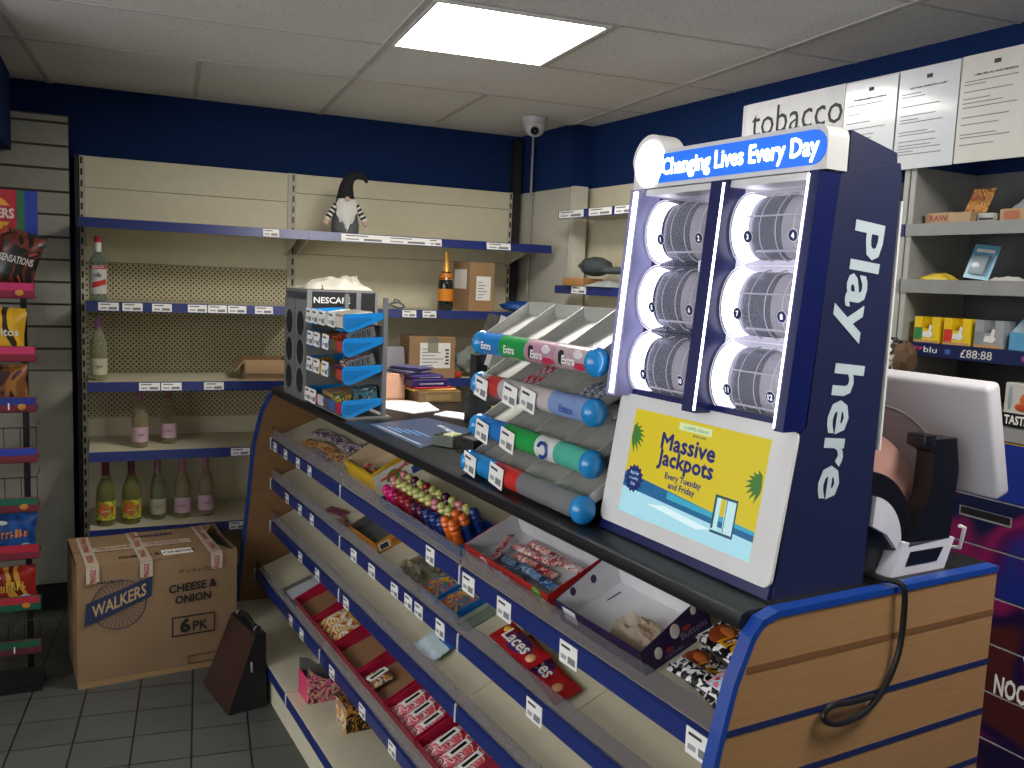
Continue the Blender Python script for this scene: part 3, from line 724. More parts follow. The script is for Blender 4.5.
# --- third tier
o = sthing('sweet_packet', 'pale blue and white bagged sweets alone on the third tier', 'packet', 3, 1.134, 2.385, 0.1)
q = MB(); q.packet(.10, .15, .035, lambda u, v: M('#2058ae', .3) if (u > .55 and (v < .45)) or (u > .85) else M('#c4d6dc', .3, var=.12), .06, nu=12, nv=10, wob=.06); q.build('wrapper', o)
# --- fourth tier
o = sthing('card_sheet', 'flat grey card lying near the far end of the fourth tier', 'card', 4, 1.075, 3.70, 0); q = MB(); q.box(-.075, -.05, 0, .075, .05, .004, M('#77766e', .6)); q.build('card', o)
t = sthing('carton', 'flat white carton lying next to the red trays on the fourth tier', 'carton', 4, 1.085, 3.585, 0)
q = MB(); q.box(-.075, -.055, 0, .075, .055, .035, {'': M('#7f8c94', .5), '+z': M('#b9bfc2', .5)}, bev=.002, seg=1); q.box(-.077, -.04, .002, -.0752, -.005, .03, M('#6a4a34', .6)); q.build('carton', t)
mRT = M('#a8163a', .4); mBR = M('#8a6a4a', .6); g = 'red display trays on the fourth tier'
trays = [(3.405, .24, 'red cardboard tray, empty, furthest along the fourth tier'), (3.145, .25, 'red cardboard tray holding three yellow and white packs'), (2.885, .24, 'red cardboard tray, empty, between the yellow packs and the brown pack'), (2.635, .24, 'red cardboard tray with one brown and white pack in its front corner'), (2.385, .235, 'red cardboard tray full of pink packs beside the one with the brown pack'), (2.125, .26, 'red cardboard tray of pink packs nearest the viewer on the fourth tier')]
for b, L, lab in trays:
    t = sthing('display_tray', lab, 'tray', 4, 1.098, b, 0, g); q = MB(); open_box(q, .16, L, .055, .004, mRT, mRT, .04); q.box(-.075, -L / 2 + .006, .0042, .075, L / 2 - .006, .0055, mBR); q.build('tray', t)
def pack(label, a, b, cols, group, txt=PAPER, L=.075, Wd=.12):
    p, r = shelf_loc(4, a, b, 0, .0065); t = thing('sweet_pack', label, 'packet', p, 0, group, rot=r)
    q = MB(); q.packet(L * 2.0, Wd, .03, multi(cols, 26), .07, nu=12, nv=8, wob=.05, mat=Matrix.Rotation(0, 4, 'Z')); q.build('wrapper', t)
    q = MB(); q.cbox((0, 0, .0305), (.075, .03, .001), txt, (0, 0, .15)); q.cbox((0, 0, .0315), (.055, .012, .001), BLACK, (0, 0, .15)); q.build('front_print', t)
    return t
for k, lab in enumerate(['yellow and white sweet pack furthest along the red tray', 'yellow and white sweet pack in the middle of its red tray', 'yellow and white sweet pack nearest in its red tray']):
    p, r = shelf_loc(4, 1.098, 3.145 + (1 - k) * .075, 0, .0065); t = thing('sweet_pack', lab, 'packet', p, 0, 'yellow and white packs', rot=r)
    q = MB(); q.packet(.14, .07, .032, lambda u, v: M('#c9a21c', .3) if u > .78 or v > .88 else multi(['#d8d4ce', '#e0dcd6', '#c9a62c', '#a83a2a'], 34), .07, nu=14, nv=8); q.build('wrapper', t)
pack('brown and white sweet pack in the corner of a red tray', 1.068, 2.685, ['#7a4a24', '#b87a34', '#d2c6b8', '#5a3a22'], None, PAPER, .04, .10)
for bb, wh in ((2.385, 'in the far pink tray'), (2.125, 'in the nearest pink tray')):
    for k, nm in enumerate(('furthest', 'middle', 'nearest')):
        pack('pink and white sweet pack, %s one %s' % (nm, wh), 1.098, bb + (1 - k) * .073, ['#b83a48', '#d05a64', '#e0c8c4', '#a02a3a'], 'pink packs in the red trays', PAPER, .07, .07)
# --- bottom shelf
t = kthing('toy_box', 'pink box printed with doll faces on the bottom shelf', 'box', .965, 2.985, .1608, .0)
q = MB(); FA = multi(['#c88a94', '#e0a08a', '#4a2a24', '#d85a8a', '#d8b48a', '#6a3a4a'], 26, dist=1.2)
q.prism([(-.06, 0), (.09, 0), (.09, .088), (.012, .080), (-.02, .098), (-.06, .135)], 'y', -.012, .0, FA, cap=FA)
q.box(-.06, 0, 0, -.057, .11, .09, M('#d8346e', .4)); q.box(.087, 0, 0, .09, .11, .092, M('#7a7a7a', .5)); q.prism([(-.057, 0), (.087, 0), (.087, .092), (.010, .092), (-.02, .12), (-.057, .13)], 'y', .105, .11, M('#6d6c66', .6)); q.box(-.057, 0, 0, .087, .105, .003, M('#8a8478', .6)); q.build('box', t)
t = kthing('toy_box', 'narrow yellow and black toy box behind the pink one on the bottom shelf', 'box', 1.00, 2.77, .1608, .0)
q = MB(); q.box(-.04, -.05, 0, .08, .06, .090, {'': multi(['#1a1614', '#2a2018', '#c98a2a', '#120f10'], 24), '-x': multi(['#d8a83a', '#e8d8b0', '#b8762a', '#6a78a0'], 24)}, bev=.002, seg=1); q.build('box', t)

# ------------------------------------------------------------------ lottery scratch card dispenser
TX, TY, TZ = 1.130, 1.062, CT
t = kthing('scratchcard_dispenser', 'tall lit navy lottery scratch card dispenser with screen on the near worktop end', 'scratch card dispenser', TX, TY, TZ)
Wd = .515
NV = M('#141b52', .3, var=.05, coat=.2); NV2 = M('#1b2144', .45, var=.05)
LED_HIGHLIGHT = emit('#f4f2ff', 7.0, 'white led strip'); PEARL = M('#d9d8d6', .35, var=.02)
mL = .044 / .29; mU = .037 / .425
def lx(z): return .002 + mL * z              # lower front face
def ux(z): return .004 + mU * (z - .30)      # upper frame front
q = MB(); q.prism([(.001, 0), (lx(.012) + .0012, .012), (lx(.31) + .0012, .31), (.235, .31), (.235, 0)], 'y', 0.006, Wd - .006, NV); q.build('base', t)
# side cheeks carrying the lettering
q = MB(); CH = [(.012, .0), (.046, .29), (.06, .30), (.092, .735), (.238, .765), (.242, .74), (.232, .3), (.236, 0)]
q.prism(CH, 'y', 0, .006, NV2); ch = q.build('side_panel', t)
q = MB(); q.text('Play here', (.144, -.0002, .414), -Z - X * .086, X - Z * .086, .49, .100, M('#b9c8ce', .5), .022, .001); q.build('lettering', ch, label='pale lettering Play here running down the navy side')
q = MB(); q.prism(CH, 'y', Wd - .006, Wd, NV2); q.build('side_panel', t)
q = MB(); q.prism([(.232, .0), (.242, .74), (.238, .765), (.246, .765), (.252, .74), (.244, .0)], 'y', 0.003, Wd - .003, NV2); q.build('rear_panel', t)
q = MB(); q.box(.2535, -.0, .25, .258, Wd, .70, PEARL); q.build('light_leak_strip', t)  # pale strip in place of light leaking past the rear edge
q = MB(); q.prism([(.115, .735), (.115, .808), (.236, .782), (.24, .745)], 'y', .004, Wd - .004, NV2); q.build('top_cover', t)
# white bezel and screen
TL = Matrix.Translation((lx(0) - .0015, 0, 0)) @ Matrix.Rotation(math.atan(mL), 4, 'Y')     # local z runs up the sloping face
def rrect(y0, z0, y1, z1, r, n=5):
    P = []
    for cy, cz, a0 in ((y1 - r, z1 - r, 0), (y0 + r, z1 - r, 90), (y0 + r, z0 + r, 180), (y1 - r, z0 + r, 270)):
        for k in range(n + 1): a = R(a0 + 90 * k / n); P.append((cy + r * math.cos(a), cz + r * math.sin(a)))
    return P
q = MB(); q.prism(rrect(.0, .020, Wd - .008, .302, .018), 'x', -.004, .002, PEARL, mat=TL); bz = q.build('bezel', t)
q = MB(); y0, y1, z0, z1 = .055, .445, .052, .274
SY, SB, SD = emit('#d2bd18', .92, 'screen yellow'), emit('#0f5f8f', .95, 'screen blue'), emit('#131c6a', .8, 'screen navy')
SL_, SG_ = emit('#a8dcea', .95, 'screen pale blue'), emit('#3f7a2a', .8, 'screen green')
def sq(y, z, d=0): return TL @ Vector((-.0046 - d, y, z))
def spoly(pts, m, d):
    q.face([sq(y, z, d) for y, z in pts], m)
q.prism([(y0, z0), (y1, z0), (y1, z1), (y0, z1)], 'x', -.0046, -.003, SY, mat=TL)
spoly([(y1, .058), (y0, .058), (y0, .083), (y1, .098)][::-1] if False else [(y0, .052), (y0, .088), (y1, .107), (y1, .052)], SL_, .0002)
spoly([(y0, .088), (y0, .106), (y1, .138), (y1, .107)], SB, .0003)
spoly([(y0, .100), (y0, .107), (.30, .124), (.30, .110)], emit('#35a3c0', .95, 'screen turquoise'), .0004)
spoly([(.20, .073), (.165, .083), (.30, .094), (.36, .086)], emit('#d6f0f5', 1.0, 'screen white'), .0004)
# starburst
ce = (.412, .128); pts = []
for k in range(28):
    a = 2 * PI * k / 28; rr_ = .031 if k % 2 == 0 else .025; pts.append((ce[0] + rr_ * math.cos(a), ce[1] + rr_ * math.sin(a)))
spoly(pts, SD, .0006)
for k, s_ in enumerate(('Ask for', 'a Lucky', 'Dip')): q.text(s_, sq(ce[0], ce[1] + .012 - k * .012, .0006), TL.to_3x3() @ -Y, TL.to_3x3() @ Z, .03 if k < 2 else .014, .008, SL_, .01, .0004)
# little glass house
gx, gz = .135, .105
for (a, b, c, d) in ((gx - .03, gz - .022, gx - .026, gz + .045), (gx + .024, gz - .018, gx + .03, gz + .045), (gx - .03, gz + .041, gx + .03, gz + .046), (gx - .03, gz - .026, gx + .03, gz - .021), (gx - .004, gz - .02, gx - .002, gz + .042)): spoly([(a, b), (a, d), (c, d), (c, b)], emit('#2b5a6a', .7, 'screen teal'), .0009)
spoly([(gx - .028, gz - .02), (gx - .028, gz + .042), (gx + .0, gz + .042), (gx + .0, gz - .02)], emit('#bfe6ea', .95, 'screen glass'), .0007); spoly([(gx + .013, gz - .02), (gx + .013, gz + .042), (gx + .028, gz + .042), (gx + .028, gz - .02)], emit('#bfe6ea', .95, 'screen glass'), .0007)
def frond(cy, cz, sgn, ln):
    for k in range(8):
        a = R(-60 + 34 * k) if sgn > 0 else R(120 + 34 * k - 60)
        a = R((-70 + 20 * k)) if sgn > 0 else R(180 - (-70 + 20 * k))
        e = (cy + ln * math.cos(a), cz + ln * math.sin(a) * .8); n = (-math.sin(a) * .005, math.cos(a) * .005)
        m_ = ((cy + e[0]) / 2, (cz + e[1]) / 2 + .006)
        ps = [(cy, cz), (m_[0] + n[0], m_[1] + n[1]), e, (m_[0] - n[0], m_[1] - n[1])]
        ps = [(min(max(p[0], y0), y1), p[1]) for p in ps]
        try: spoly(ps, SG_, .0005 + k * .00005)
        except ValueError: pass
frond(y0 + .002, .185, 1, .042); frond(y1 - .002, .213, -1, .045)
xd, zd = TL.to_3x3() @ -Y, TL.to_3x3() @ Z
q.text('Massive', sq(.265, .222, .0005), xd, zd, .158, .032, SD, 0, .0004, fat=.0017); q.text('Jackpots', sq(.265, .184, .0005), xd, zd, .163, .040, SD, 0, .0004, fat=.0017)
q.text('Every Tuesday', sq(.262, .153, .0005), xd, zd, .107, .016, SD, 0, .0004, fat=.0006); q.text('and Friday', sq(.262, .136, .0005), xd, zd, .078, .016, SD, 0, .0004, fat=.0006)
spoly([(.205, .252), (.205, .267), (.30, .267), (.30, .252)], emit('#cfe0a8', .95, 'screen logo'), .0005)
q.script(sq(.247, .2595, .0007), xd, zd, .075, .008, emit('#7fae9a', .8, 'screen logo text'), 12, .0004, 8); q.script(sq(.235, .2465, .0007), xd, zd, .04, .005, SD, 8, .0004, 9)
q.build('screen', t, smooth=False, label='lit screen with yellow Massive Jackpots advert')
# upper frame: three uprights
def upright_bar(ya, yb, m, led_highlight=None):
    q = MB()
    q.prism([(ux(.295), .295), (ux(.735), .735), (ux(.735) + .052, .735), (ux(.295) + .052, .295)], 'y', ya, yb, m)
    o = q.build('frame_upright', t, ang=20)
    if led_highlight:
        q = MB(); q.prism([(ux(.30) - .002, .30), (ux(.73) - .002, .73), (ux(.73) + .006, .73), (ux(.30) + .006, .30)], 'y', led_highlight[0], led_highlight[1], LED_HIGHLIGHT); q.build('led_highlight_strip', o)
    return o
upright_bar(.0, .021, NV, (.0195, .0222)); upright_bar(.222, .262, NV, (.2235, .2275)); upright_bar(Wd - .036, Wd, M('#8f8fb8', .3), (Wd - .027, Wd - .014))  # only the far upright's strip is a lamp; the others are painted-in highlights
q = MB(); q.box(.225, .02, .30, .232, Wd - .02, .75, emit('#e6e4ee', .5, 'added glow panel')); q.build('inner_back', t)  # back panel given an added glow to brighten the pods
q = MB(); q.prism([(ux(.725) + .012, .722), (ux(.735) + .014, .735), (.235, .735), (.235, .722)], 'y', .02, Wd - .02, PEARL); q.build('inner_ceiling', t)
# curved clear pods, two columns of three, each with two numbered card slots
POD = clear('#e4e4ea', .10, .06); DARKP = M('#767988', .25, var=.12, scale=25); PALEP = M('#d2ccd2', .25, var=.10, scale=20); EDGE = M('#f4f2f6', .25); LED2 = emit('#f4f2ff', 3.2, 'lit collar')
cols = [(.262 + .003, Wd - .036 - .003), (.021 + .004, .222 - .003)]
zs = [(.585, .72), (.443, .58), (.302, .438)]
num = 1
for r_i, (za, zb) in enumerate(zs):
    for c_i, (ya, yb) in enumerate(cols):
        zc = (za + zb) / 2; hh = (zb - za) / 2; xf = ux(zc) + .022; dp = .05
        lean = math.atan(mU)
        T_ = Matrix.Translation((xf, 0, zc)) @ Matrix.Rotation(lean, 4, 'Y')
        # outline of the bulging pod in (x,z): front is -x
        def arc(rx, rz, n=14): return [(rx - rx * math.cos(-PI / 2 + PI * k / n) * 1.0, rz * math.sin(-PI / 2 + PI * k / n)) for k in range(n + 1)]
        outer = arc(dp, hh * 1.03)
        q = MB()
        for k in range(len(outer) - 1):
            (xa, z_a), (xb, z_b) = outer[k], outer[k + 1]
            q.face([T_ @ Vector((xa, ya, z_a)), T_ @ Vector((xb, ya, z_b)), T_ @ Vector((xb, yb, z_b)), T_ @ Vector((xa, yb, z_a))], POD)
        pod = q.build('clear_pod', t)
        # dark curved card backing
        q = MB(); inner = arc(dp * .78, hh * .88)
        yl = ya + (yb - ya) * .0; yr = ya + (yb - ya) * .80
        ym = ya + (yb - ya) * .42; q.prism([(x + .016, z) for x, z in inner], 'y', ym, yr, DARKP, mat=T_); q.prism([(x + .0175, z * .98) for x, z in inner], 'y', yl + .004, ym, PALEP, mat=T_); q.build('card_holder', pod)
        # lit white collar on the far (left) side
        q = MB(); o1, o2 = arc(dp * .95, hh * .98), arc(dp * .80, hh * .86)
        for k in range(len(o1) - 1):
            q.face([T_ @ Vector((o1[k][0] + .003, yb - .002, o1[k][1])), T_ @ Vector((o1[k + 1][0] + .003, yb - .002, o1[k + 1][1])), T_ @ Vector((o2[k + 1][0] + .01, yr + .001, o2[k + 1][1])), T_ @ Vector((o2[k][0] + .01, yr + .001, o2[k][1]))], LED2)
        q.build('lit_collar', pod)
        # pale edges of the curved card slots, and a painted highlight bar
        q = MB()
        for fy in (.20, .42, .62):
            yy = ya + (yb - ya) * fy
            e = arc(dp * .84, hh * .92)
            q.tube([T_ @ Vector((x + .0085, yy + .006 * math.cos(z / hh * 1.5), z)) for x, z in e], .0012, EDGE, 4)
        for yy in (ya + .001, yb - .001): q.tube([T_ @ Vector((x, yy, z)) for x, z in outer], .0014, EDGE, 4)
        zt = hh * .22
        if c_i == 1: q.tube([T_ @ Vector((.0035 + dp * .04, yl + .004, zt)), T_ @ Vector((.0035 + dp * .04, yr, zt))], .0016, EDGE, 4)
        q.tube([T_ @ Vector((dp * .36, yl + .02, -hh * .70)), T_ @ Vector((dp * .36, yr - .02, -hh * .70))], .0022, EDGE, 4)
        q.build('slot_edges_highlight', pod)
        for s_i in range(2):
            yy = (yb - (yb - ya) * (.26 if s_i == 0 else .82))
            zz_ = -hh * .34; xx = dp - dp * math.cos(math.asin(min(1, .34 / .98))) - .0022
            q = MB(); cc = T_ @ Vector((xx, yy, zz_)); u = T_.to_3x3() @ Y; v = T_.to_3x3() @ Vector((-.25, 0, 1)).normalized(); n = u.cross(v)
            # disc faces -x
            dv = lambda r__, d_: [cc + u * (r__ * math.cos(2 * PI * k / 18)) + v * (r__ * math.sin(2 * PI * k / 18)) - n * d_ for k in range(18)]
            nn = -n if n.x > 0 else n
            q.face([cc + u * (.0118 * math.cos(-2 * PI * k / 18)) + v * (.0118 * math.sin(-2 * PI * k / 18)) for k in range(18)], WHITE)
            q.face([cc + nn * .0006 + u * (.0102 * math.cos(-2 * PI * k / 18)) + v * (.0102 * math.sin(-2 * PI * k / 18)) for k in range(18)], NAVY)
            q.text(str(num), cc + nn * .0008, -u, v, None, .0105, emit('#ffffff', .5, 'white numeral'), .03, .0006)
            q.build('number_disc', pod, smooth=False); num += 1
# illuminated header
q = MB(); hz0, hz1 = .737, .812
hx0, hx1 = .052, .102
outl = [(Wd + .005, hz0)]
outl += [(Wd + .005, .775)]
for k in range(13): a = R(-20 + 200 - 200 * k / 12); 
cy, cz, cr = Wd - .046, .790, .058
for k in range(15): a = R(5 + 150 * k / 14); outl.append((cy + cr * math.cos(a), cz + cr * math.sin(a)))
outl += [(cy - .055, hz1)]
for k in range(6): a = R(90 + 90 * k / 5); outl.append((.022 + .022 * math.cos(a) - .004, hz1 - .022 + .022 * math.sin(a)))
outl += [(-.004, hz0)]
q.prism(outl, 'x', hx0, hx1, PEARL); hd = q.build('header', t, ang=25)
q = MB(); P = []
for k in range(13): a = R(90 + 180 * k / 12); P.append((.026 + .029 * math.cos(a), .7745 + .029 * math.sin(a)))
P += [(cy - .035, .7455), (cy - .030, .8035)]
q.prism(P, 'x', hx0 - .0025, hx0, emit('#1d63d2', .75, 'lit blue sign')); 
q.text('Changing Lives Every Day', (hx0 - .003, .217, .772), -Y, Z, .410, .043, emit('#ffffff', 4.0, 'lit sign lettering'), .008, .0006, fat=.0008)
q.build('sign_panel', hd, label='lit blue strip reading Changing Lives Every Day')
q = MB(); q.prism([(cy - .002 + .048 * math.cos(R(k * 15)), cz - .003 + .048 * math.sin(R(k * 15))) for k in range(24)], 'x', hx0 - .0025, hx0, emit('#ffffff', 6.0, 'lit logo disc')); q.build('logo_disc', hd)
# light that spills from the dispenser comes from the emissive strips themselves

# ------------------------------------------------------------------ chewing gum display
t = kthing('gum_display', 'four tier chewing gum display with blue end caps between the mat and the lottery dispenser', 'gum display', 1.125, 1.885, CT + .002)
GC = M('#1b86c9', .2, coat=.5); GRY = M('#a3a39c', .45); GRY2 = M('#8d8e8a', .45)
gb = [M('#1f74c4', .3), M('#22954a', .3), M('#b8b4c2', .3), M('#c9352a', .3)]
YA, YB_ = -.288, .288
tiers = [(.034, [('#1f86c9', .27), ('#c5302a', .25), ('#77787a', .48)]), (.128, [('#1f74c4', .28), ('#1f9a48', .32), ('#d5dad6', .16), ('#4fb09a', .24)]), (.245, [('#9a9a9c', .1), ('#c03a34', .13), ('#bdb4b4', .47), ('#7c94c4', .3)]), (.358, [('#1f78c0', .22), ('#22954a', .25), ('#b58a9c', .26), ('#b9a0a4', .27)])]
q = MB(); q.prism([(.195, 0), (.155, .47), (.162, .47), (.205, 0)], 'y', YA + .02, YB_ - .02, GRY2); q.box(.0, YA + .02, 0, .205, YB_ - .02, .006, M('#1a1b1e', .4)); q.build('stand_back', t)
for ti, (zc, segs) in enumerate(tiers):
    # sloping tray with channels
    sl = .5; rise = lambda x: (x) * sl
    q = MB(); x0, x1 = .012, .150 + .01 * (3 - ti) * 0
    zb_ = zc + .004
    q.prism([(x0, zb_), (x1, zb_ + rise(x1)), (x1, zb_ + rise(x1) - .004), (x0, zb_ - .004)], 'y', YA + .01, YB_ - .01, GRY)
    tr = q.build('tray', t, loc=(-.038, -.028, 0) if ti == 0 else (0, 0, 0))
    q = MB()
    for k in range(5):
        yy = YA + .012 + (YB_ - YA - .024) * k / 4
        q.prism([(x0, zb_), (x1, zb_ + rise(x1)), (x1, zb_ + rise(x1) + .036), (x0, zb_ + .022)], 'y', yy - .0015, yy + .0015, M('#b9b9b2', .4))
        if k in (1, 2, 3): q.prism([(-.02, 0), (.02, 0), (0, .022)], 'x', 0, (x1 - x0) / math.cos(math.atan(sl)), GRY, mat=Matrix.Translation((x0, yy, zb_ + .0005)) @ Matrix.Rotation(-math.atan(sl), 4, 'Y'))
    q.prism([(x1 - .003, zb_ + rise(x1)), (x1, zb_ + rise(x1)), (x1, zb_ + rise(x1) + .036), (x1 - .003, zb_ + rise(x1) + .036)], 'y', YA + .01, YB_ - .01, GRY)
    q.build('divider', tr)
    # rounded front: printed segments
    yy = YB_ - .02
    span = YB_ - YA - .04
    prof = [(.022 * 1.2 * math.cos(R(a)) + .012, .030 * math.sin(R(a))) for a in range(90, 271, 15)]
    for si, (c, fr_) in enumerate(segs):
        q = MB(); q.prism([(x, zc + z) for x, z in prof], 'y', yy - span * fr_ + .0003, yy, M(c, .25, coat=.3))
        if ti == 3: q.text('Extra', (-.0149, yy - span * fr_ * .45, zc - .004), -Y, Z, .055, .020, PAPER, .02, .001)
        if ti == 1 and si == 2: q.tube([(-.0155, yy - .04 + .02 * math.cos(R(k)), zc + .018 * math.sin(R(k))) for k in range(20, 320, 20)], .0045, M('#1d3a8a', .3), 5)
        if ti == 3 and si > 1: q.ball((-.012, yy - .03, zc), (.003, .016, .018), M('#2a2438', .3)); q.ball((-.012, yy - .10, zc + .01), (.003, .02, .012), M('#d8d0d4', .3)); q.ball((-.012, yy - .11, zc - .014), (.003, .03, .009), M('#b52a4a', .3))
        if ti == 2 and si == 3: q.text('Extra', (-.0149, yy - span * fr_ * .5, zc - .004), -Y, Z, .055, .018, M('#3e55a0', .3), .02, .001)
        q.build('front_strip', tr); yy -= span * fr_
    # end caps
    for yy, s_ in ((YA + .004, 1), (YB_ - .004, -1)):
        q = MB(); q.ball((.006, yy + s_ * .010, zc), (.032, .026, .0335), GC, 16, 10); q.build('end_cap', tr)
    tk = {0: (.235, .085), 1: (.215, .075), 2: (.23, .07, -.02), 3: ()}[ti]
    for y_ in tk:
        ticket(tr, (-.0175, y_, zc - (.006 if ti else -.002)), (0, R(8), -PI / 2), .072, .055)
# red gum packets on the third tier and clear ones
g = 'red gum packets in the display'
for k in range(4):
    for j in range(2):
        rt = (Matrix.Rotation(A_COUNTER, 3, 'Z') @ Matrix.Rotation(-math.atan(.5), 3, 'Y')).to_euler()
        p = K(1.125 + .05 + .055 * j, 1.885 + .095 - .028 * k, CT + .245 + .0065 + .5 * (.05 + .055 * j))
        o = thing('gum_packet', 'red and white gum packet in the second channel of the second tier down', 'gum packet', p, 0, g, rot=rt)
        q = MB(); q.packet(.052, .022, .009, multi(['#a51e34', '#b52840', '#d9c0c4', '#8f1830'], 40), .06, nu=8, nv=4); q.build('wrapper', o)
g = 'clear blister gum packs in the display'
for k in range(3):
    rt = (Matrix.Rotation(A_COUNTER, 3, 'Z') @ Matrix.Rotation(-math.atan(.5), 3, 'Y')).to_euler()
    o = thing('gum_packet', 'grey and black printed gum blister at the dispenser end of the second tier down', 'gum packet', K(1.125 + .06, 1.885 - .176 - .030 * k, CT + .245 + .0065 + .03), 0, g, rot=rt)
    q = MB(); q.packet(.075, .026, .012, multi(['#8f949c', '#3a3f4c', '#b8bcc4', '#6d7484'], 46), .05, nu=8, nv=4); q.build('wrapper', o)

# ------------------------------------------------------------------ sweet stand with four blue-sided trays
t = kthing('tray_stand', 'grey stand of four blue-sided sweet trays at the far end of the worktop', 'display stand', 1.085, 3.32, CT)
TSX = .78; t.scale = (TSX, 1, 1)
WB = M('#1a86d2', .25, coat=.3); ST = M('#7d8080', .4, metal=.3)
q = MB()
for y in (-.225, .215): q.box(.155, y, 0, .175, y + .015, .45, ST)
q.box(-.02, -.23, 0, .20, .235, .008, ST); q.box(.16, -.21, .02, .166, .215, .345, M('#6d6f6e', .5)); q.build('post', t)
for ti, zc in enumerate((.040, .165, .268, .357)):
    q = MB(); q.prism([(-.035, zc - .012), (.15, zc + .015), (.15, zc + .011), (-.035, zc - .016)], 'y', -.215, .225, M('#86857d', .5)); tr = q.build('tray', t)
    for y, s_ in ((-.222, 1), (.225, 1)):
        q = MB(); P = [(-.036, zc + .030), (-.044, zc + .012), (-.044, zc - .012), (-.034, zc - .030), (-.016, zc - .038), (.004, zc - .034), (.150, zc + .012), (.170, zc + .034), (.165, zc + .038)]
        q.prism(P, 'y', y, y + .006, WB)
        I = [(-.032, zc + .016), (-.036, zc - .004), (-.022, zc - .018), (-.004, zc - .016), (.10, zc + .018)]
        if s_: q.prism(I, 'y', y - .0012, y, M('#1673b8', .3))
        q.build('side_wing', tr)
    q = MB(); cl = [['#2c6aa8', '#b02040', '#d2d0d2', '#5a4a6a'], ['#3a2a20', '#b0362e', '#d2a83a', '#2f8a94'], ['#6a5a3a', '#b0363a', '#5a6a9a', '#2a4a9a'], ['#d2d4d8', '#ded0c0', '#a02050', '#d8d8c8']][ti]
    for k in range(6):
        yy = .215 - k * .0725; q.prism([(-.041, zc + .018), (-.045, zc + .004), (-.041, zc - .022), (-.037, zc - .022), (-.037, zc + .018)], 'y', yy - .071, yy, M(cl[k % 4], .3))
    q.build('front_strip', tr)
    for k, y in enumerate(((.19, .12) if ti == 0 else (.17, .08, -.03) if ti < 3 else (.19, .11, .02, -.10))):
        ticket(tr, (-.0485, y, zc + .004), (0, R(6), -PI / 2 + .25), .05, .056)
g = 'sweet boxes lying in the tray stand'
def sbox(label, ti, x, y, d, cols, rz=0.0, tilt=.14, side=None):
    zc = (.040, .165, .268, .357)[ti]
    rt = (Matrix.Rotation(A_COUNTER, 3, 'Z') @ Matrix.Rotation(-tilt, 3, 'Y') @ Matrix.Rotation(rz, 3, 'Z')).to_euler()
    o = thing('sweet_box', label, 'box', K(1.085 + x * TSX, 3.32 + y, CT + zc - .0055 + .146 * (x + .035) + (.013 if tilt > .2 else 0) + (.0 if rz else 0)), 0, g, rot=rt)
    d = (d[0] * TSX * .96, d[1], d[2]); q = MB(); mm = multi(cols, 24); q.box(-d[0] / 2, -d[1] / 2, 0, d[0] / 2, d[1] / 2, d[2], {'': mm, '-y': side or mm}, bev=.0015, seg=1); q.build('carton', o)
    if side is not None:
        q = MB(); 
        for k in range(9): q.box(-d[0] * .38 + k * d[0] * .085, -d[1] / 2 - .0008, d[2] * .16, -d[0] * .38 + k * d[0] * .085 + d[0] * (.03 + .02 * (k % 2)), -d[1] / 2 - .0002, d[2] * .8, INK)
        q.build('barcode_print', o)
BC = M('#8d8f8e', .5)
sbox('box with maroon edge and barcode end in the second tray from the top', 2, .065, -.165, (.15, .06, .042), ['#6a1420', '#8a1a28', '#4a1018', '#a02a34'], 0, .30, BC)
sbox('box with maroon edge and barcode end in the third tray from the top', 1, .065, -.165, (.15, .06, .042), ['#6a1420', '#7a1826', '#d8d4d0', '#4a1018'], 0, .30, BC)
sbox('red and orange packet in the middle of the second tray from the top', 2, .03, -.02, (.10, .09, .03), ['#b02a2e', '#c8402e', '#d87a2e', '#8a1a20'])
sbox('dark and gold packet at the far end of the second tray from the top', 2, .03, .12, (.10, .10, .03), ['#2a2018', '#b08a2a', '#4a3a24', '#18130e'])
sbox('green and gold packet at the far end of the third tray from the top', 1, .02, .14, (.08, .06, .03), ['#8a5a24', '#b0762a', '#5a6a3a', '#c8923a'])
sbox('pink packet in the middle of the third tray from the top', 1, .02, -.02, (.06, .07, .02), ['#a0506a', '#b87a8a', '#8a6a7a', '#c8a0b0'])
sbox('kraft brown carton in the bottom tray of the stand', 0, .05, .03, (.13, .09, .035), ['#a08058', '#b08c60', '#98784e', '#8a6a44'])
sbox('white and yellow printed packet in the bottom tray of the stand', 0, .02, -.10, (.10, .09, .04), ['#d2ccc0', '#3a4a3a', '#d8c83a', '#a03a5a'])
sbox('teal and grey packet at the near end of the bottom tray', 0, .10, -.16, (.10, .08, .06), ['#2a5a62', '#4a7a80', '#222a34', '#9aa4a8'])
sbox('grey flat packet lying in the top tray of the stand', 3, .07, -.04, (.15, .20, .02), ['#6d6a62', '#7a776e', '#65625a', '#85827a'])
sbox('white and green tube packet at the far end of the top tray', 3, .08, .12, (.12, .04, .018), ['#c8ccc4', '#d8dad4', '#8aa87a', '#b8bcb4'], .25)

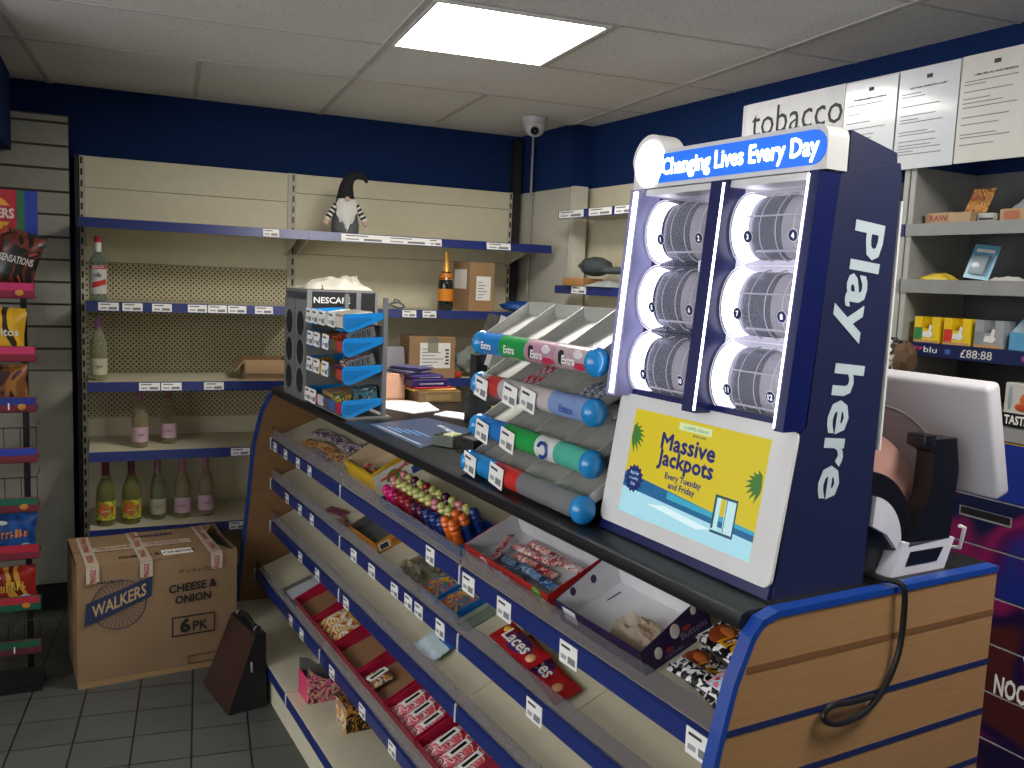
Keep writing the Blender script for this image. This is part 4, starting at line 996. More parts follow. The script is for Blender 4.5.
# ------------------------------------------------------------------ coffee machine
t = kthing('coffee_machine', 'grey coffee stand with black branded header and round cup holes beside the tray stand', 'coffee machine', 1.215, 3.75, CT)
GM = M('#85878a', .35, metal=.25)
q = MB(); q.box(-.15, -.16, 0, .15, .17, .012, GM); q.box(-.15, .155, .012, .15, .17, .45, GM); q.box(.135, -.16, .012, .15, .155, .45, GM); q.box(-.15, -.16, .45, .15, .17, .462, GM); q.build('case', t)
q = MB(); 
def holed(q, y0, y1, z0, z1, cy, rr, zs_, x, th, m, mh):
    q.box(x, y0, z0, x + th, y1, z1, m)
    for zc in zs_:
        q.lathe([(rr + .004, -.002), (rr + .004, .0), (rr, .0), (rr - .003, th * .2)], m, (x, cy, zc), 20, 'x', mats=[M('#a5a7a8', .35), M('#a5a7a8', .35), M('#55575a', .4)])
        q.lathe([(rr, -.0004), (0, -.0004)], mh, (x, cy, zc), 20, 'x')
for (ya, yb) in ((.01, .165), (-.155, .0)):
    holed(q, ya, yb, .0, .42, (ya + yb) / 2, .052, (.08, .20, .32), -.155, .006, GM, M('#1c1d20', .5))
q.build('cup_panel', t)
q = MB(); q.box(-.15, -.168, .345, .15, -.160, .455, BLACKR); q.text('NESCAFÉ', (-.050, -.1682, .424), X, Z, .155, .032, M('#d9d9d6', .4), .02, .001); q.build('header', t, label='black header with white coffee brand lettering')
q = MB(); q.box(-.155, -.17, .0, -.135, -.16, .46, GM); q.box(.055, -.170, .345, .075, -.166, .455, GM); q.box(.138, -.17, 0, .15, -.16, .46, GM); q.build('frame', t)
t = kthing('cloth_pile', 'white crumpled cloth and plastic heaped on top of the coffee stand', 'cloth', 1.225, 3.75, CT + .4632)
q = MB(); crumple(q, .27, .24, .055, M('#b9b4a8', .7), 12, 18, 14); q.build('cloth', t, ang=60); q = MB(); crumple(q, .12, .10, .055, clear('#e8e4da', .35, .2), 15, 10, 10, (.06, -.02, .012)); q.build('plastic', t)

def blob(q, rx, ry, rz_, m, seed, c=(0, 0, 0), am=.12):
    rnd = random.Random(seed); ph = [rnd.uniform(0, 6) for _ in range(6)]
    nu, nv = 26, 14
    def P(u, v):
        a, b = 2 * PI * u, PI * v
        k = 1 + am * (.7 * abs(math.sin(13 * a + 6 * b + ph[4])) * math.sin(b) + math.sin(5 * a + ph[0] + 3 * b) * math.sin(4 * b + ph[1]) + .6 * math.sin(9 * a - 4 * b + ph[2]) * math.sin(b) + .5 * math.sin(7 * b + 2 * a + ph[3]) * math.sin(b))
        return (c[0] + rx * k * math.sin(b) * math.cos(a), c[1] + ry * k * math.sin(b) * math.sin(a), c[2] + rz_ + rz_ * (k if math.cos(b) > -.3 else 1) * max(-1, math.cos(b)))
    q.sheet(P, nu, nv, m); return q
# ------------------------------------------------------------------ things lying on the worktop
def kplain(name, label, cat, a, b, z, rz=0, group=None): return kthing(name, label, cat, a, b, z, rz, group)
t = kthing('counter_mat', 'dark blue printed counter mat lying flat on the black worktop', 'mat', 1.262, 2.775, CT + .0006, 0)
q = MB(); q.prism([(-.155, -.27), (.165, -.02), (.115, .29), (-.150, .20)], 'z', 0, .0015, M('#37455f', .3, var=.15, scale=5)); q.build('mat', t)
q = MB()
for k in range(4): q.box(-.11 + k * .02, .0 - .03 * k, .0016, -.103 + k * .02, .13 - .03 * k, .002, M('#5f93c4', .3))
q.script((.075, .02, .002), -Y * 1 + X * -.12, X, .17, .028, M('#c2cdd6', .4), 8, .0004, 3); q.box(-.135, -.22, .0016, -.127, .17, .002, M('#8ea2b4', .4)); q.build('mat_print', t)
t = kthing('card_reader', 'small black card reader with pale keys sitting on the counter mat', 'card reader', 1.215, 2.52, CT + .0024, .55)
q = MB(); q.prism([(-.03, 0), (.050, 0), (.050, .026), (.01, .036), (-.03, .034)], 'x', -.030, .030, M('#4a5248', .4)); q.build('body', t)
q = MB()
for i in range(4):
    for j in range(3): q.box(-.026 + i * .0140, -.026 + j * .013, .031, -.015 + i * .0140, -.017 + j * .013, .039, M('#d2d4a8', .5))
q.build('key', t); q = MB(); q.box(-.024, .018, .030, .024, .045, .0345, M('#2a322a', .2)); q.build('screen', t)
q = MB(); P = []
for k in range(25): a = 2 * PI * k / 24 * .93 + 1.2; P.append((1.215 + .05 + .062 * math.cos(a), 2.43 + .07 * math.sin(a), CT + .006 + .012 * (1 + math.sin(a * 2)) * .5))
q.tube([K(*p) for p in P], .0032, BLACK, 6); tag(q.build('reader_cable'), 'black looped cable of the card reader beside the gum display', 'cable')
t = kthing('pen', 'orange pencil tip poking out behind the card reader', 'pencil', 1.325, 2.47, CT + .006, -.3)
q = MB(); q.tube([(-.04, 0, 0), (.045, 0, 0)], .005, M('#c98a4a', .5), 6); q.lathe([(.005, .045), (.001, .06)], M('#5a3a22', .5), (0, 0, 0), 6, 'x'); q.build('shaft', t)
t = kthing('black_box', 'small black cardboard box squeezed against the far end of the gum display', 'box', 1.19, 2.245, CT, .05)
q = MB(); q.box(-.055, -.035, 0, .085, .035, .078, BLACKR, bev=.002, seg=1); q.box(-.045, -.0355, .012, .06, -.035, .055, M('#26282c', .4)); q.build('box', t)
def paper(label, pts, z=CT + .0006, h=.004):
    c = (sum(p[0] for p in pts) / len(pts), sum(p[1] for p in pts) / len(pts))
    t = kthing('paper_sheet', label, 'paper', c[0], c[1], z); q = MB(); q.prism([(a - c[0], b - c[1]) for a, b in pts], 'z', 0, h, PAPER)
    for k in range(4): pass
    q.build('sheet', t); return t
paper('white paper sheets lying beside the foot of the tray stand', [(1.285, 3.36), (1.38, 3.52), (1.56, 3.50), (1.50, 3.22), (1.36, 3.17)])
paper('white paper sheet lying alone behind the counter mat', [(1.52, 3.19), (1.60, 3.04), (1.51, 2.96), (1.43, 3.12)])
t = kthing('peach_folder', 'peach coloured box file standing upright behind the tray stand', 'box file', 1.43, 3.56, CT)
q = MB(); q.box(-.06, -.02, 0, .055, .02, .115, M('#cf9c80', .6), bev=.002, seg=1); q.box(-.05, -.0215, .01, .045, -.02, .105, M('#d6a68a', .6)); q.build('box', t)
t = kthing('cardboard_box', 'low worn brown cardboard box under the purple envelopes on the worktop', 'box', 1.60, 3.56, CT, .02)
q = MB(); q.box(-.10, -.13, 0, .10, .13, .05, M('#6e5838', .75, var=.2), bev=.003, seg=1); q.box(-.07, -.131, .01, .05, -.1302, .035, M('#8a7248', .7)); q.build('box', t)
g = 'envelopes piled on the brown box'
for k, (z, l, w, h, c, lab, rz) in enumerate([(.0505, .20, .24, .010, '#c79c4a', 'yellow padded envelope at the bottom of the pile on the brown box', -.05), (.0612, .18, .24, .006, '#a8203a', 'red folder between the yellow and purple envelopes', .03), (.0678, .17, .22, .032, '#2c1d55', 'dark purple sweet carton lying on the red folder', .02), (.1004, .15, .20, .016, '#35235f', 'purple envelope with white print on top of the dark purple carton', .08)]):
    o = kthing('envelope', lab, 'envelope' if k != 1 else 'folder', 1.585 - .012 * k, 3.56, CT + z, rz, g); q = MB(); q.box(-l / 2, -w / 2, 0, l / 2, w / 2, h, M(c, .4, var=.08), bev=min(.004, h * .3), seg=1)
    if k > 1:
        for j in range(3): q.box(-l * .3, -w / 2 - .0006, h * .3, l * .12 + .02 * j, -w / 2, h * .5, M('#b9b4c4', .5))
    q.build('envelope', o)
o = kthing('envelope', 'grey blue leaflets fanned on top of the purple envelope', 'leaflets', 1.50, 3.57, CT + .1170, .2, g); q = MB()
for k in range(4): q.cbox((.01 * k, 0, .003 + .007 * k), (.10, .16, .005), M(['#3a3a5e', '#8a8a9a', '#2e2e52', '#55557a'][k], .45), (0, 0, .1 * k))
q.build('leaflet', o)
# till screen seen edge-on
t = kthing('till_screen', 'slim black till screen with a white edge standing behind the gum display', 'screen', 1.485, 2.87, CT, 0)
q = MB(); q.box(.0, -.09, 0, .14, .10, .105, BLACKR, bev=.006); q.box(.015, -.0906, .050, .085, -.0895, .084, M('#d8b61c', .5)); q.script((.05, -.0908, .067), X, Z, .055, .010, INK, 7, .0004, 4); q.box(-.015, -.02, .10, .03, .03, .26, BLACKR); q.build('stand', t)
q = MB(); T_ = Matrix.Translation((.04, -.01, .325)) @ Euler((0, .31, -.22)).to_matrix().to_4x4()
q.box(-.010, -.09, -.10, .010, .09, .085, {'': BLACK, '-x': M('#26262a', .2)}, bev=.004, mat=T_); q.build('screen', t)
q = MB(); q.box(-.012, -.0945, -.10, .006, -.0905, .085, M('#cfc4c4', .5), mat=T_); q.build('edge_strip', t)

# lottery ticket printer
PX_, PY_ = 1.378, 1.066
t = kthing('ticket_printer', 'white and black ticket printer with a pink paper roll under a clear dome', 'printer', PX_, PY_, CT)
def sector(r, a0, a1, n=14, c=(-.006, .06)): return [(c[0] + r * math.cos(R(a0 + (a1 - a0) * k / n)), c[1] + r * math.sin(R(a0 + (a1 - a0) * k / n))) for k in range(n + 1)]
WP = M('#c9c8d2', .4); BK = M('#121214', .35)
q = MB(); q.prism([(.012, .105), (.055, .085), (.085, .055)] + [(max(x, .012), z) for x, z in sector(.104, 5, 78)], 'y', .0, .022, WP)
q.prism([(.070, .0), (.232, .0), (.256, .060), (.105, .064), (.088, .03)], 'y', -.004, .19, WP); q.prism([(.012, .0), (.07, .0), (.10, .064), (.012, .064)], 'y', .03, .18, BK)
q.prism([(.110, .018), (.205, .018), (.222, .045), (.122, .045)], 'y', -.0052, -.004, BK); q.build('base', t, ang=30)
q = MB(); q.prism([(.012, .06)] + [(max(x, .012), max(z, .03)) for x, z in sector(.148, -8, 84)], 'y', .010, .205, BK); q.build('cover', t)
q = MB(); q.prism([(.012, .066)] + [(max(x, .012), z) for x, z in sector(.222, 4, 86)], 'y', .05, .17, M('#c29488', .6, var=.05)); q.build('paper_roll', t)
q = MB(); o1 = sector(.272, 0, 86)
for k in range(len(o1) - 1):
    (xa, za), (xb, zb) = o1[k], o1[k + 1]; q.face([(xa, .02, za), (xa, .20, za), (xb, .20, zb), (xb, .02, zb)], clear('#cfc8c8', .16, .1))
q.tube([(x, .02, z) for x, z in o1], .003, M('#6a6466', .3), 6); q.tube([(x, .20, z) for x, z in o1], .003, M('#6a6466', .3), 6); q.build('clear_dome', t)
q = MB(); q.prism([(.115, .055), (.240, .06), (.248, .20), (.232, .262), (.160, .262), (.140, .270), (.146, .245), (.168, .235), (.166, .15), (.125, .09)], 'y', -.004, .035, BK); q.box(.135, -.005, .247, .170, .038, .272, BK, bev=.004); q.build('latch_arm', t)
q = MB(); q.tube([(.24, .19, .012), (.285, .19, .012), (.298, .10, .012), (.298, .01, .03), (.292, .0, .075), (.275, .0, .08)], .004, WHITE, 6); q.build('wire_guide', t)
# black cable over the end of the counter
P = [(1.40, 1.12, CT + .007), (1.392, 1.05, CT + .010), (1.402, 1.025, CT + .013), (1.412, 1.006, CT + .004), (1.418, 1.0045, 1.12), (1.415, 1.006, 1.05), (1.385, 1.006, .99), (1.335, 1.005, .953), (1.27, 1.004, .945), (1.232, 1.005, .957), (1.228, 1.006, .972), (1.25, 1.007, .982), (1.30, 1.008, .977), (1.36, 1.009, .976)]
def smoothpts(P, n=5):
    out = []
    for i in range(len(P) - 1):
        p0 = Vector(P[max(i - 1, 0)]); p1 = Vector(P[i]); p2 = Vector(P[i + 1]); p3 = Vector(P[min(i + 2, len(P) - 1)])
        for k in range(n):
            u = k / n; out.append(.5 * ((2 * p1) + (p2 - p0) * u + (2 * p0 - 5 * p1 + 4 * p2 - p3) * u * u + (3 * p1 - p0 - 3 * p2 + p3) * u ** 3))
    out.append(Vector(P[-1])); return out
q = MB(); q.tube(smoothpts([K(*p) for p in P]), .0055, BLACK, 8); tag(q.build('power_cable'), 'black power cable looping down over the wooden end of the counter', 'cable')
q = MB(); P = [(1.30, 1.20, CT + .005), (1.385, 1.13, CT + .005), (1.42, 1.03, CT + .02), (1.40, 1.10, CT + .006)]
# staff side terminal seen from behind
t = kthing('lottery_terminal', 'white back of a lottery terminal screen behind the ticket printer', 'terminal', 1.70, 1.235, CT)
q = MB(); T_ = Matrix.Translation((-.01, .008, .265)) @ Euler((0, -.30, .0)).to_matrix().to_4x4()
q.box(-.02, -.215, -.132, .025, .215, .110, M('#c3c1c6', .45, var=.02), bev=.012, mat=T_, seg=3); q.build('housing', t, ang=50)
q = MB(); q.box(.0252, -.195, -.09, .026, .195, .09, BLACK, mat=T_); q.build('screen', t)
q = MB(); q.box(-.012, .06, .02, .016, .16, .165, BLACKR); q.box(-.04, .05, 0, .03, .19, .02, BLACKR, bev=.004); q.build('stand', t)
t = wthing('hanging_bag', 'black and white patterned fabric bag with brown fur trim behind the terminal', 'bag', 2.335, 1.905, 1.225)
q = MB(); q.ball((0, 0, .19), (.035, .10, .16), two_tone('#131313', '#cfcbc2', 28, .47, .53, dist=2.5, rough=.7), 18, 12); q.build('body', t)
q = MB(); blob(q, .03, .035, .055, M('#5f4834', .95, var=.3, bump=.5), 21, (-.012, -.085, .23), .1); q.build('fur_trim', t)
q = MB(); q.tube(smoothpts([(0, -.06, .32), (.01, -.04, .335), (.036, 0, .348), (.01, .04, .335), (0, .06, .32)]), .004, BLACKR, 6); q.build('strap', t)

# ------------------------------------------------------------------ bottles and boxes on the back shelves
def glass(h, fac=.12): return clear(h, fac, .05, 'bottle glass')
def bottle(label, x, y, z, kind, group=None, rz=0):
    t = thing('bottle', label, 'bottle', (x, y, z + .0006), rz, group); q = MB()
    if kind == 'vodka':
        q.lathe([(0, 0), (.034, 0), (.037, .006), (.037, .17), (.034, .192), (.022, .21), (.0145, .222), (.0145, .28), (0, .28)], glass('#c9d6cc', .12), seg=20); q.build('glass', t)
        q = MB(); q.lathe([(.0376, .035), (.0376, .165)], M('#c9c6c2', .5), seg=20); q.build('label', t)
        q = MB()
        def cyl_strip(z0, z1, a0, a1, m, r=.0380, sl=0):
            n = 10
            for k in range(n):
                u0, u1 = a0 + (a1 - a0) * k / n, a0 + (a1 - a0) * (k + 1) / n
                q.face([(r * math.cos(u0), r * math.sin(u0), z0 + sl * k / n), (r * math.cos(u1), r * math.sin(u1), z0 + sl * (k + 1) / n), (r * math.cos(u1), r * math.sin(u1), z1 + sl * (k + 1) / n), (r * math.cos(u0), r * math.sin(u0), z1 + sl * k / n)], m)
        cyl_strip(.148, .164, R(-160), R(-20), M('#b02a2c', .4)); cyl_strip(.06, .085, R(-130), R(-30), M('#c22a28', .4), sl=.02)
        q.text('SMIRNOFF', (0, -.0388, .156), X, Z, .05, .009, PAPER, 0, .0002); q.script((-.002, -.0388, .122), X, Z, .034, .02, M('#5a5a5c', .5), 4, .0002, 2); q.build('label_print', t)
        q = MB(); q.lathe([(.0152, .226), (.0152, .272)], M('#d8d6d2', .5), seg=16); q.build('neck_label', t)
        q = MB(); q.lathe([(.0158, .268), (.0162, .296), (.0, .297)], M('#c3262a', .4), seg=16); q.build('cap', t)
        return t
    if kind == 'champagne':
        q.lathe([(0, 0), (.038, 0), (.042, .008), (.042, .14), (.038, .17), (.022, .21), (.0155, .24), (.0155, .30), (0, .30)], M('#0e1a12', .08, coat=.5), seg=20); q.build('glass', t)
        q = MB(); q.lathe([(.0426, .05), (.0426, .115)], M('#d8821c', .45), seg=20); q.build('label', t); q = MB(); q.lathe([(.0395, .165), (.0275, .20)], M('#d07a1a', .45), seg=20); q.build('shoulder_label', t)
        q = MB(); q.lathe([(.0245, .208), (.0172, .24), (.0165, .29), (.018, .292), (.018, .312), (.0, .314)], M('#d3a24a', .3, metal=.4), seg=16); q.build('foil', t)
        return t
    body = {'pale': '#e4e6cc', 'green': '#d2dab4', 'apple': '#cfcf86', 'rose': '#e2dcb8'}[kind]
    q.lathe([(0, .004), (.030, 0), (.036, .004), (.0375, .012), (.0375, .15), (.034, .18), (.022, .215), (.0145, .24), (.0135, .30), (0, .30)], glass(body, .2), seg=20); q.build('glass', t)
    q = MB(); q.lathe([(0, .010), (.0345, .010), (.035, .015), (.035, .15), (.031, .18), (.019, .215), (.012, .238), (.0, .239)], clear({'pale': '#dcdeb0', 'green': '#c6cc96', 'apple': '#c4c070', 'rose': '#dccfa4'}[kind], .05, .2, 'wine'), seg=16); q.build('wine', t)
    if kind == 'apple':
        q = MB(); q.lathe([(.0382, .03), (.0382, .12)], multi(['#c9c23a', '#d8d24a', '#7aa83a', '#c9722a'], 14), seg=24); q.build('label', t)
        q = MB(); r = .0388
        for rad, mm, dd in ((.033, M('#c8362a', .4), 0), (.026, M('#d8584a', .4), .0004)):
            ring = []
            for k in range(20):
                u, v = rad * math.cos(2 * PI * k / 20), rad * math.sin(2 * PI * k / 20); th = u / r - PI / 2; ring.append(((r + dd) * math.cos(th), (r + dd) * math.sin(th), .074 + v))
            q.face(ring, mm)
        q.script((0, -.0402, .074), X, Z, .032, .008, M('#e9d8c8', .5), 5, .0004, 3); q.build('label_print', t)
        capc = '#5a1526'
    else:
        lc = {'pale': '#b9b79a', 'green': '#a9a890', 'rose': '#c0a0ac'}[kind]
        q = MB(); q.lathe([(.0382, .03), (.0382, .105)], M(lc, .5), seg=20); q.build('label', t)
        q = MB(); q.script((0, -.0386, .068), X, Z, .036, .013, M('#8a5a7a' if kind == 'rose' else '#7a7a6a', .5), 6, .0006, 2); q.build('label_print', t)
        capc = {'pale': '#9a6a8a', 'green': '#8a5a72', 'rose': '#9a5f78'}[kind]
    q = MB(); q.lathe([(.0148, .235), (.0148, .300), (.0, .3015)], M(capc, .35), seg=14); q.build('capsule', t)
    return t
bottle('clear vodka bottle with red cap and white label on the second shelf', -.022, 4.53, SH_Z[1] - .004, 'vodka')
bottle('pale wine bottle with lilac cap standing alone on the third shelf below the vodka', -.024, 4.535, SH_Z[2] - .004, 'pale')
bottle('wine bottle with pink label, left one of the pair on the fourth shelf', .152, 4.545, SH_Z[3] - .004, 'rose').scale = (.97, .97, .95)
bottle('wine bottle with pink label, right one of the pair on the fourth shelf', .285, 4.63, SH_Z[3] - .004, 'rose').scale = (.97, .97, .95)
g = 'bottles on the lowest visible shelf'
bottle('dark capped wine bottle with red disc label, leftmost of the five on the bottom shelf', .000, 4.535, SH_Z[4] - .004, 'apple', g).scale = (1.12, 1.12, 1)
bottle('dark capped wine bottle with red disc label, second from the left on the bottom shelf', .112, 4.54, SH_Z[4] - .004, 'apple', g).scale = (1.12, 1.12, 1)
bottle('green wine bottle with pale label in the middle of the five on the bottom shelf', .232, 4.58, SH_Z[4] - .004, 'green', g)
bottle('wine bottle with lilac label, second from the right on the bottom shelf', .345, 4.575, SH_Z[4] - .004, 'rose', g)
bottle('wine bottle with lilac label, rightmost of the five on the bottom shelf', .458, 4.60, SH_Z[4] - .004, 'rose', g)
bottle('champagne bottle with orange label and gold foil on the back shelf', 1.688, 4.56, SH_Z[1] - .004, 'champagne')
t = thing('cardboard_tray', 'torn open brown cardboard tray on the third shelf of the bottle bay', 'box', (.735, 4.60, SH_Z[2] - .0036), -.05)
q = MB(); open_box(q, .21, .22, .10, .003, CARD, CARD_IN); 
q.prism([(-.105, .10), (-.15, .05), (-.145, .045), (-.10, .096)], 'y', -.11, .10, CARD)
q.prism([(-.11, .10), (-.135, .035), (-.132, .034), (-.107, .10)], 'x', -.10, .10, CARD); q.build('tray', t)
def lbox(label, x, y, z, w, d, h, lab, rz=0, tape=False, m=CARD, side=True):
    t = thing('cardboard_box', label, 'box', (x, y, z + .0006), rz); q = MB(); q.box(-w / 2, -d / 2, 0, w / 2, d / 2, h, m, bev=.003, seg=1); q.build('carton', t)
    q = MB(); (x0, z0, x1, z1) = lab; q.box(x0, -d / 2 - .0012, z0, x1, -d / 2, z1, PAPER)
    for k in range(6): q.box(x0 + .01, -d / 2 - .0018, z0 + .012 + k * (z1 - z0 - .03) / 6, x0 + .01 + (x1 - x0 - .02) * (.4 + .1 * (k * 7 % 5)), -d / 2 - .0012, z0 + .017 + k * (z1 - z0 - .03) / 6, M('#8c8c8e', .6))
    if tape: q.box(-.028, -d / 2 - .0014, h * .62, .03, -d / 2, h + .001, clear('#c8c4b4', .35, .15))
    if tape:
        for k in range(5): q.box(x1 - .03 + .004 * (k % 2), -d / 2 - .0018, z0 + .02 + k * .018, x1 - .008, -d / 2 - .0012, z0 + .03 + k * .018, INK)
    if side: q.box(-w / 2 - .0012, -d * .3, h * .45, -w / 2, d * .38, h * .85, PAPER)
    q.build('label', t); return t
lbox('tall brown cardboard box with white address label beside the champagne', 1.865, 4.60, SH_Z[1] - .004, .155, .20, .265, (-.038, .06, .052, .19), .12)
t = lbox('brown cardboard parcel with large white label and tape on the lower back shelf', 1.585, 4.53, 1.168, .26, .16, .222, (-.07, .055, .10, .19), 0, True, side=False)
t = thing('grey_parcel', 'grey plastic wrapped parcel leaning on the labelled cardboard parcel', 'parcel', (1.366, 4.485, 1.169))
q = MB(); q.cbox((0, 0, .088), (.15, .05, .16), M('#8f8c94', .45, bump=.3), (R(-12), 0, .08), bev=.015); q.cbox((-.07, .0, .066), (.05, .04, .12), M('#9aa4aa', .5), (R(-10), 0, .2), bev=.008); q.build('wrapped_parcel', t)
t = thing('fabric_bundle', 'pale grey-green crumpled jacket bundle heaped at the right of the lower back shelf', 'clothes', (1.905, 4.54, 1.1688))
q = MB(); rnd = random.Random(12)
GF = M('#7c847c', .85, var=.12, bump=.4)
blob(q, .13, .10, .080, GF, 3, am=.2); blob(q, .09, .08, .06, GF, 8, (.12, -.01, .02), am=.2); q.build('jacket', t, ang=80)
t = thing('red_cloth', 'small red corner of cloth between the parcel and the grey bundle', 'cloth', (1.738, 4.462, 1.1688)); q = MB(); blob(q, .020, .018, .018, M('#b5301f', .8), 5); q.build('cloth', t, ang=80)
t = thing('blue_bag', 'bright blue plastic bag lying at the right end of the back shelf', 'bag', (2.165, 4.60, SH_Z[1] - .0034)); q = MB(); blob(q, .12, .09, .03, M('#174f9c', .35), 9, am=.08); q.build('bag', t, ang=80)
t = thing('grey_strap', 'small tangled grey strap on the back shelf left of the champagne', 'strap', (1.40, 4.53, SH_Z[1] - .0034)); q = MB(); q.tube(smoothpts([(-.05, 0, .006), (-.02, .01, .03), (.02, 0, .034), (.05, .01, .012), (.02, .02, .006), (-.03, -.01, .02)]), .006, M('#6f7074', .6), 6); q.tube(smoothpts([(-.01, 0, .03), (.0, .02, .05), (.03, .02, .04)]), .004, M('#5f6064', .6), 6); q.build('strap', t)

# gnome
t = thing('gnome', 'plush gnome with pointed black hat and long white beard on the top back shelf', 'gnome', (1.128, 4.56, SH_Z[0] - .0034), -.1)
q = MB(); q.lathe([(0, 0), (.056, 0), (.070, .012), (.071, .05), (.062, .10), (.046, .15), (.036, .175), (0, .185)], M('#54555a', .9, var=.2, scale=60, bump=.4), seg=20); q.build('body', t)
q = MB(); F = M('#17181c', .9)
hat = smoothpts([(0, 0, .158), (.0, 0, .20), (.004, 0, .245), (.022, 0, .285), (.06, 0, .302), (.095, 0, .290), (.108, 0, .268)], 4)
n = len(hat); q.tube(hat, [.044 * (1 - k / (n - 1)) ** 1.15 + .0065 for k in range(n)], F, 14); q.build('hat', t)
q = MB(); WB_ = M('#cfcdc8', .9, var=.1, scale=60, stretch=(6, 6, 1))
def beard(u, v):
    w = (.040 + .014 * math.sin(v * 3)) * (1 - v ** 2.6) + .003
    a = (u - .5) * 2
    return (a * w + .003 * math.sin(v * 22 + a * 5), -.072 * (1 - .25 * a * a) - .012 * math.sin(PI * v) + .018 * (1 - v) , .178 - v * .160 + .010 * math.sin(a * 14) * v)
q.sheet(beard, 16, 16, WB_); q.sheet(lambda u, v: (beard(1 - u, v)[0], beard(1 - u, v)[1] + .012, beard(1 - u, v)[2]), 16, 16, WB_); q.build('beard', t, ang=80)
q = MB(); q.ball((0, -.066, .176), (.013, .012, .012), M('#caa48a', .8)); q.build('nose', t)
for s_ in (-1, 1):
    q = MB(); n = 8
    for k in range(n):
        p0 = Vector((s_ * (.050 + .045 * k / n), -.03, .148 - .075 * k / n)); p1 = Vector((s_ * (.050 + .045 * (k + 1) / n), -.03, .148 - .075 * (k + 1) / n))
        q.tube([p0, p1], .0155, M('#d0cec8', .9) if k % 2 else M('#1b1c20', .9), 10)
    a = q.build('sleeve', t)
    q = MB(); q.ball((s_ * .099, -.032, .062), (.016, .014, .02), M('#c2a596', .8), 10, 8); q.build('hand', a)

# ------------------------------------------------------------------ on the floor
t = thing('crisp_box', 'big brown taped cardboard crisp box standing on the floor tiles', 'box', (.178, 4.035, 0), R(6.5))
BW, BD, BH = .625, .42, .51
q = MB(); CB = M('#8d7253', .75, var=.07, scale=7)
def bulge(q, w, d, h, m):
    nu, nv = 12, 8
    for ax in range(4):
        def P(u, v, ax=ax):
            b = .012 * math.sin(PI * u) * math.sin(PI * v); sag = .012 * math.sin(PI * u) * v
            if ax == 0: return ((u - .5) * w, -d / 2 - b, v * h - sag)
            if ax == 1: return (w / 2 + b, (u - .5) * d, v * h - sag)
            if ax == 2: return ((.5 - u) * w, d / 2 + b, v * h - sag)
            return (-w / 2 - b, (.5 - u) * d, v * h - sag)
        q.sheet(P, nu, nv, m)
    q.box(-w / 2 + .002, -d / 2 + .002, 0, w / 2 - .002, d / 2 - .002, .004, m)
bulge(q, BW, BD, BH, CB)
q.box(-BW / 2, -BD / 2 - .003, .0, BW / 2, -BD / 2 + .002, .022, M('#9c7d56', .7))
q.build('carton', t, ang=50)
q = MB(); q.prism([(-BW / 2 + .004, -BD / 2 + .004), (BW / 2 - .01, -BD / 2 + .004), (BW / 2 - .10, -.002), (-BW / 2 + .004, -.002)], 'z', BH - .012, BH - .008, CB); q.build('flap', t)
q = MB(); q.prism([(-BW / 2 + .004, .002), (BW / 2 - .10, .002), (BW / 2 - .02, BD / 2 - .004), (-BW / 2 + .004, BD / 2 - .004)], 'z', BH - .010, BH - .005, CB); q.build('flap', t)
q = MB(); q.box(-BW / 2 + .01, -BD / 2 + .01, BH - .05, BW / 2 - .01, BD / 2 - .01, BH - .045, M('#241a10', .9)); q.build('inside', t)
TP = M('#c4b6a2', .25); TR = M('#a02028', .5)
q = MB()
for xx in (-.255, -.055, .225):
    q.box(xx - .024, -BD / 2 - .012, BH - .075, xx + .024, -BD / 2 - .0115, BH - .008, TP); q.box(xx - .024, -BD / 2 - .004, BH - .0095, xx + .024, BD / 2, BH - .0042, TP)
    q.text('FRAGILE', (xx, -BD / 2 - .0125, BH - .045), Z, -X, .055, .022, TR, .02, .0006)
    for yy in (-.12, .03, .15): q.text('FRAGILE', (xx, yy, BH - .0038), Y, -X, .10, .024, TR, .02, .0006)
q.box(-.25, -.03, BH - .0045, .16, .03, BH - .0039, TP)
for xx in (-.15, .05): q.text('FRAGILE', (xx, .0, BH - .0036), X, Y, .13, .026, TR, .02, .0006)
q.box(.02, -.17, BH - .0075, .14, -.10, BH - .0062, PAPER); q.build('tape', t)
q = MB(); IB = M('#232f52', .7); fy = -BD / 2 - .0125
lc = (-.160, .335); 
for k in range(36):
    a = 2 * PI * k / 36; r0, r1 = .03, .098
    q.face([(lc[0] + r0 * math.cos(a - .02), fy + .0004, lc[1] + r0 * math.sin(a - .02)), (lc[0] + r1 * math.cos(a - .012), fy + .0004, lc[1] + r1 * math.sin(a - .012)), (lc[0] + r1 * math.cos(a + .012), fy + .0004, lc[1] + r1 * math.sin(a + .012)), (lc[0] + r0 * math.cos(a + .02), fy + .0004, lc[1] + r0 * math.sin(a + .02))], IB)
q.tube([(lc[0] + .102 * math.cos(2 * PI * k / 32), fy, lc[1] + .102 * math.sin(2 * PI * k / 32)) for k in range(32)], .0018, IB, 4, True)
q.face([(lc[0] - .127, fy - .0004, lc[1] - .073), (lc[0] + .123, fy - .0004, lc[1] + .018), (lc[0] + .127, fy - .0004, lc[1] + .102), (lc[0] - .121, fy - .0004, lc[1] + .020)], IB)
dd = Vector((.25, 0, .085)).normalized(); q.text('WALKERS', (lc[0] + .002, fy - .001, lc[1] + .017), dd, Vector((0, 0, 1)), .215, .052, M('#c0a070', .7), .02, .0006)
IK = M('#1d1c1e', .7)
q.text('CHEESE &', (.128, fy - .0004, .372), X + Z * .04, Z, .195, .036, IK, .03, .0006); q.text('ONION', (.128, fy - .0004, .322), X + Z * .04, Z, .145, .036, IK, .03, .0006)
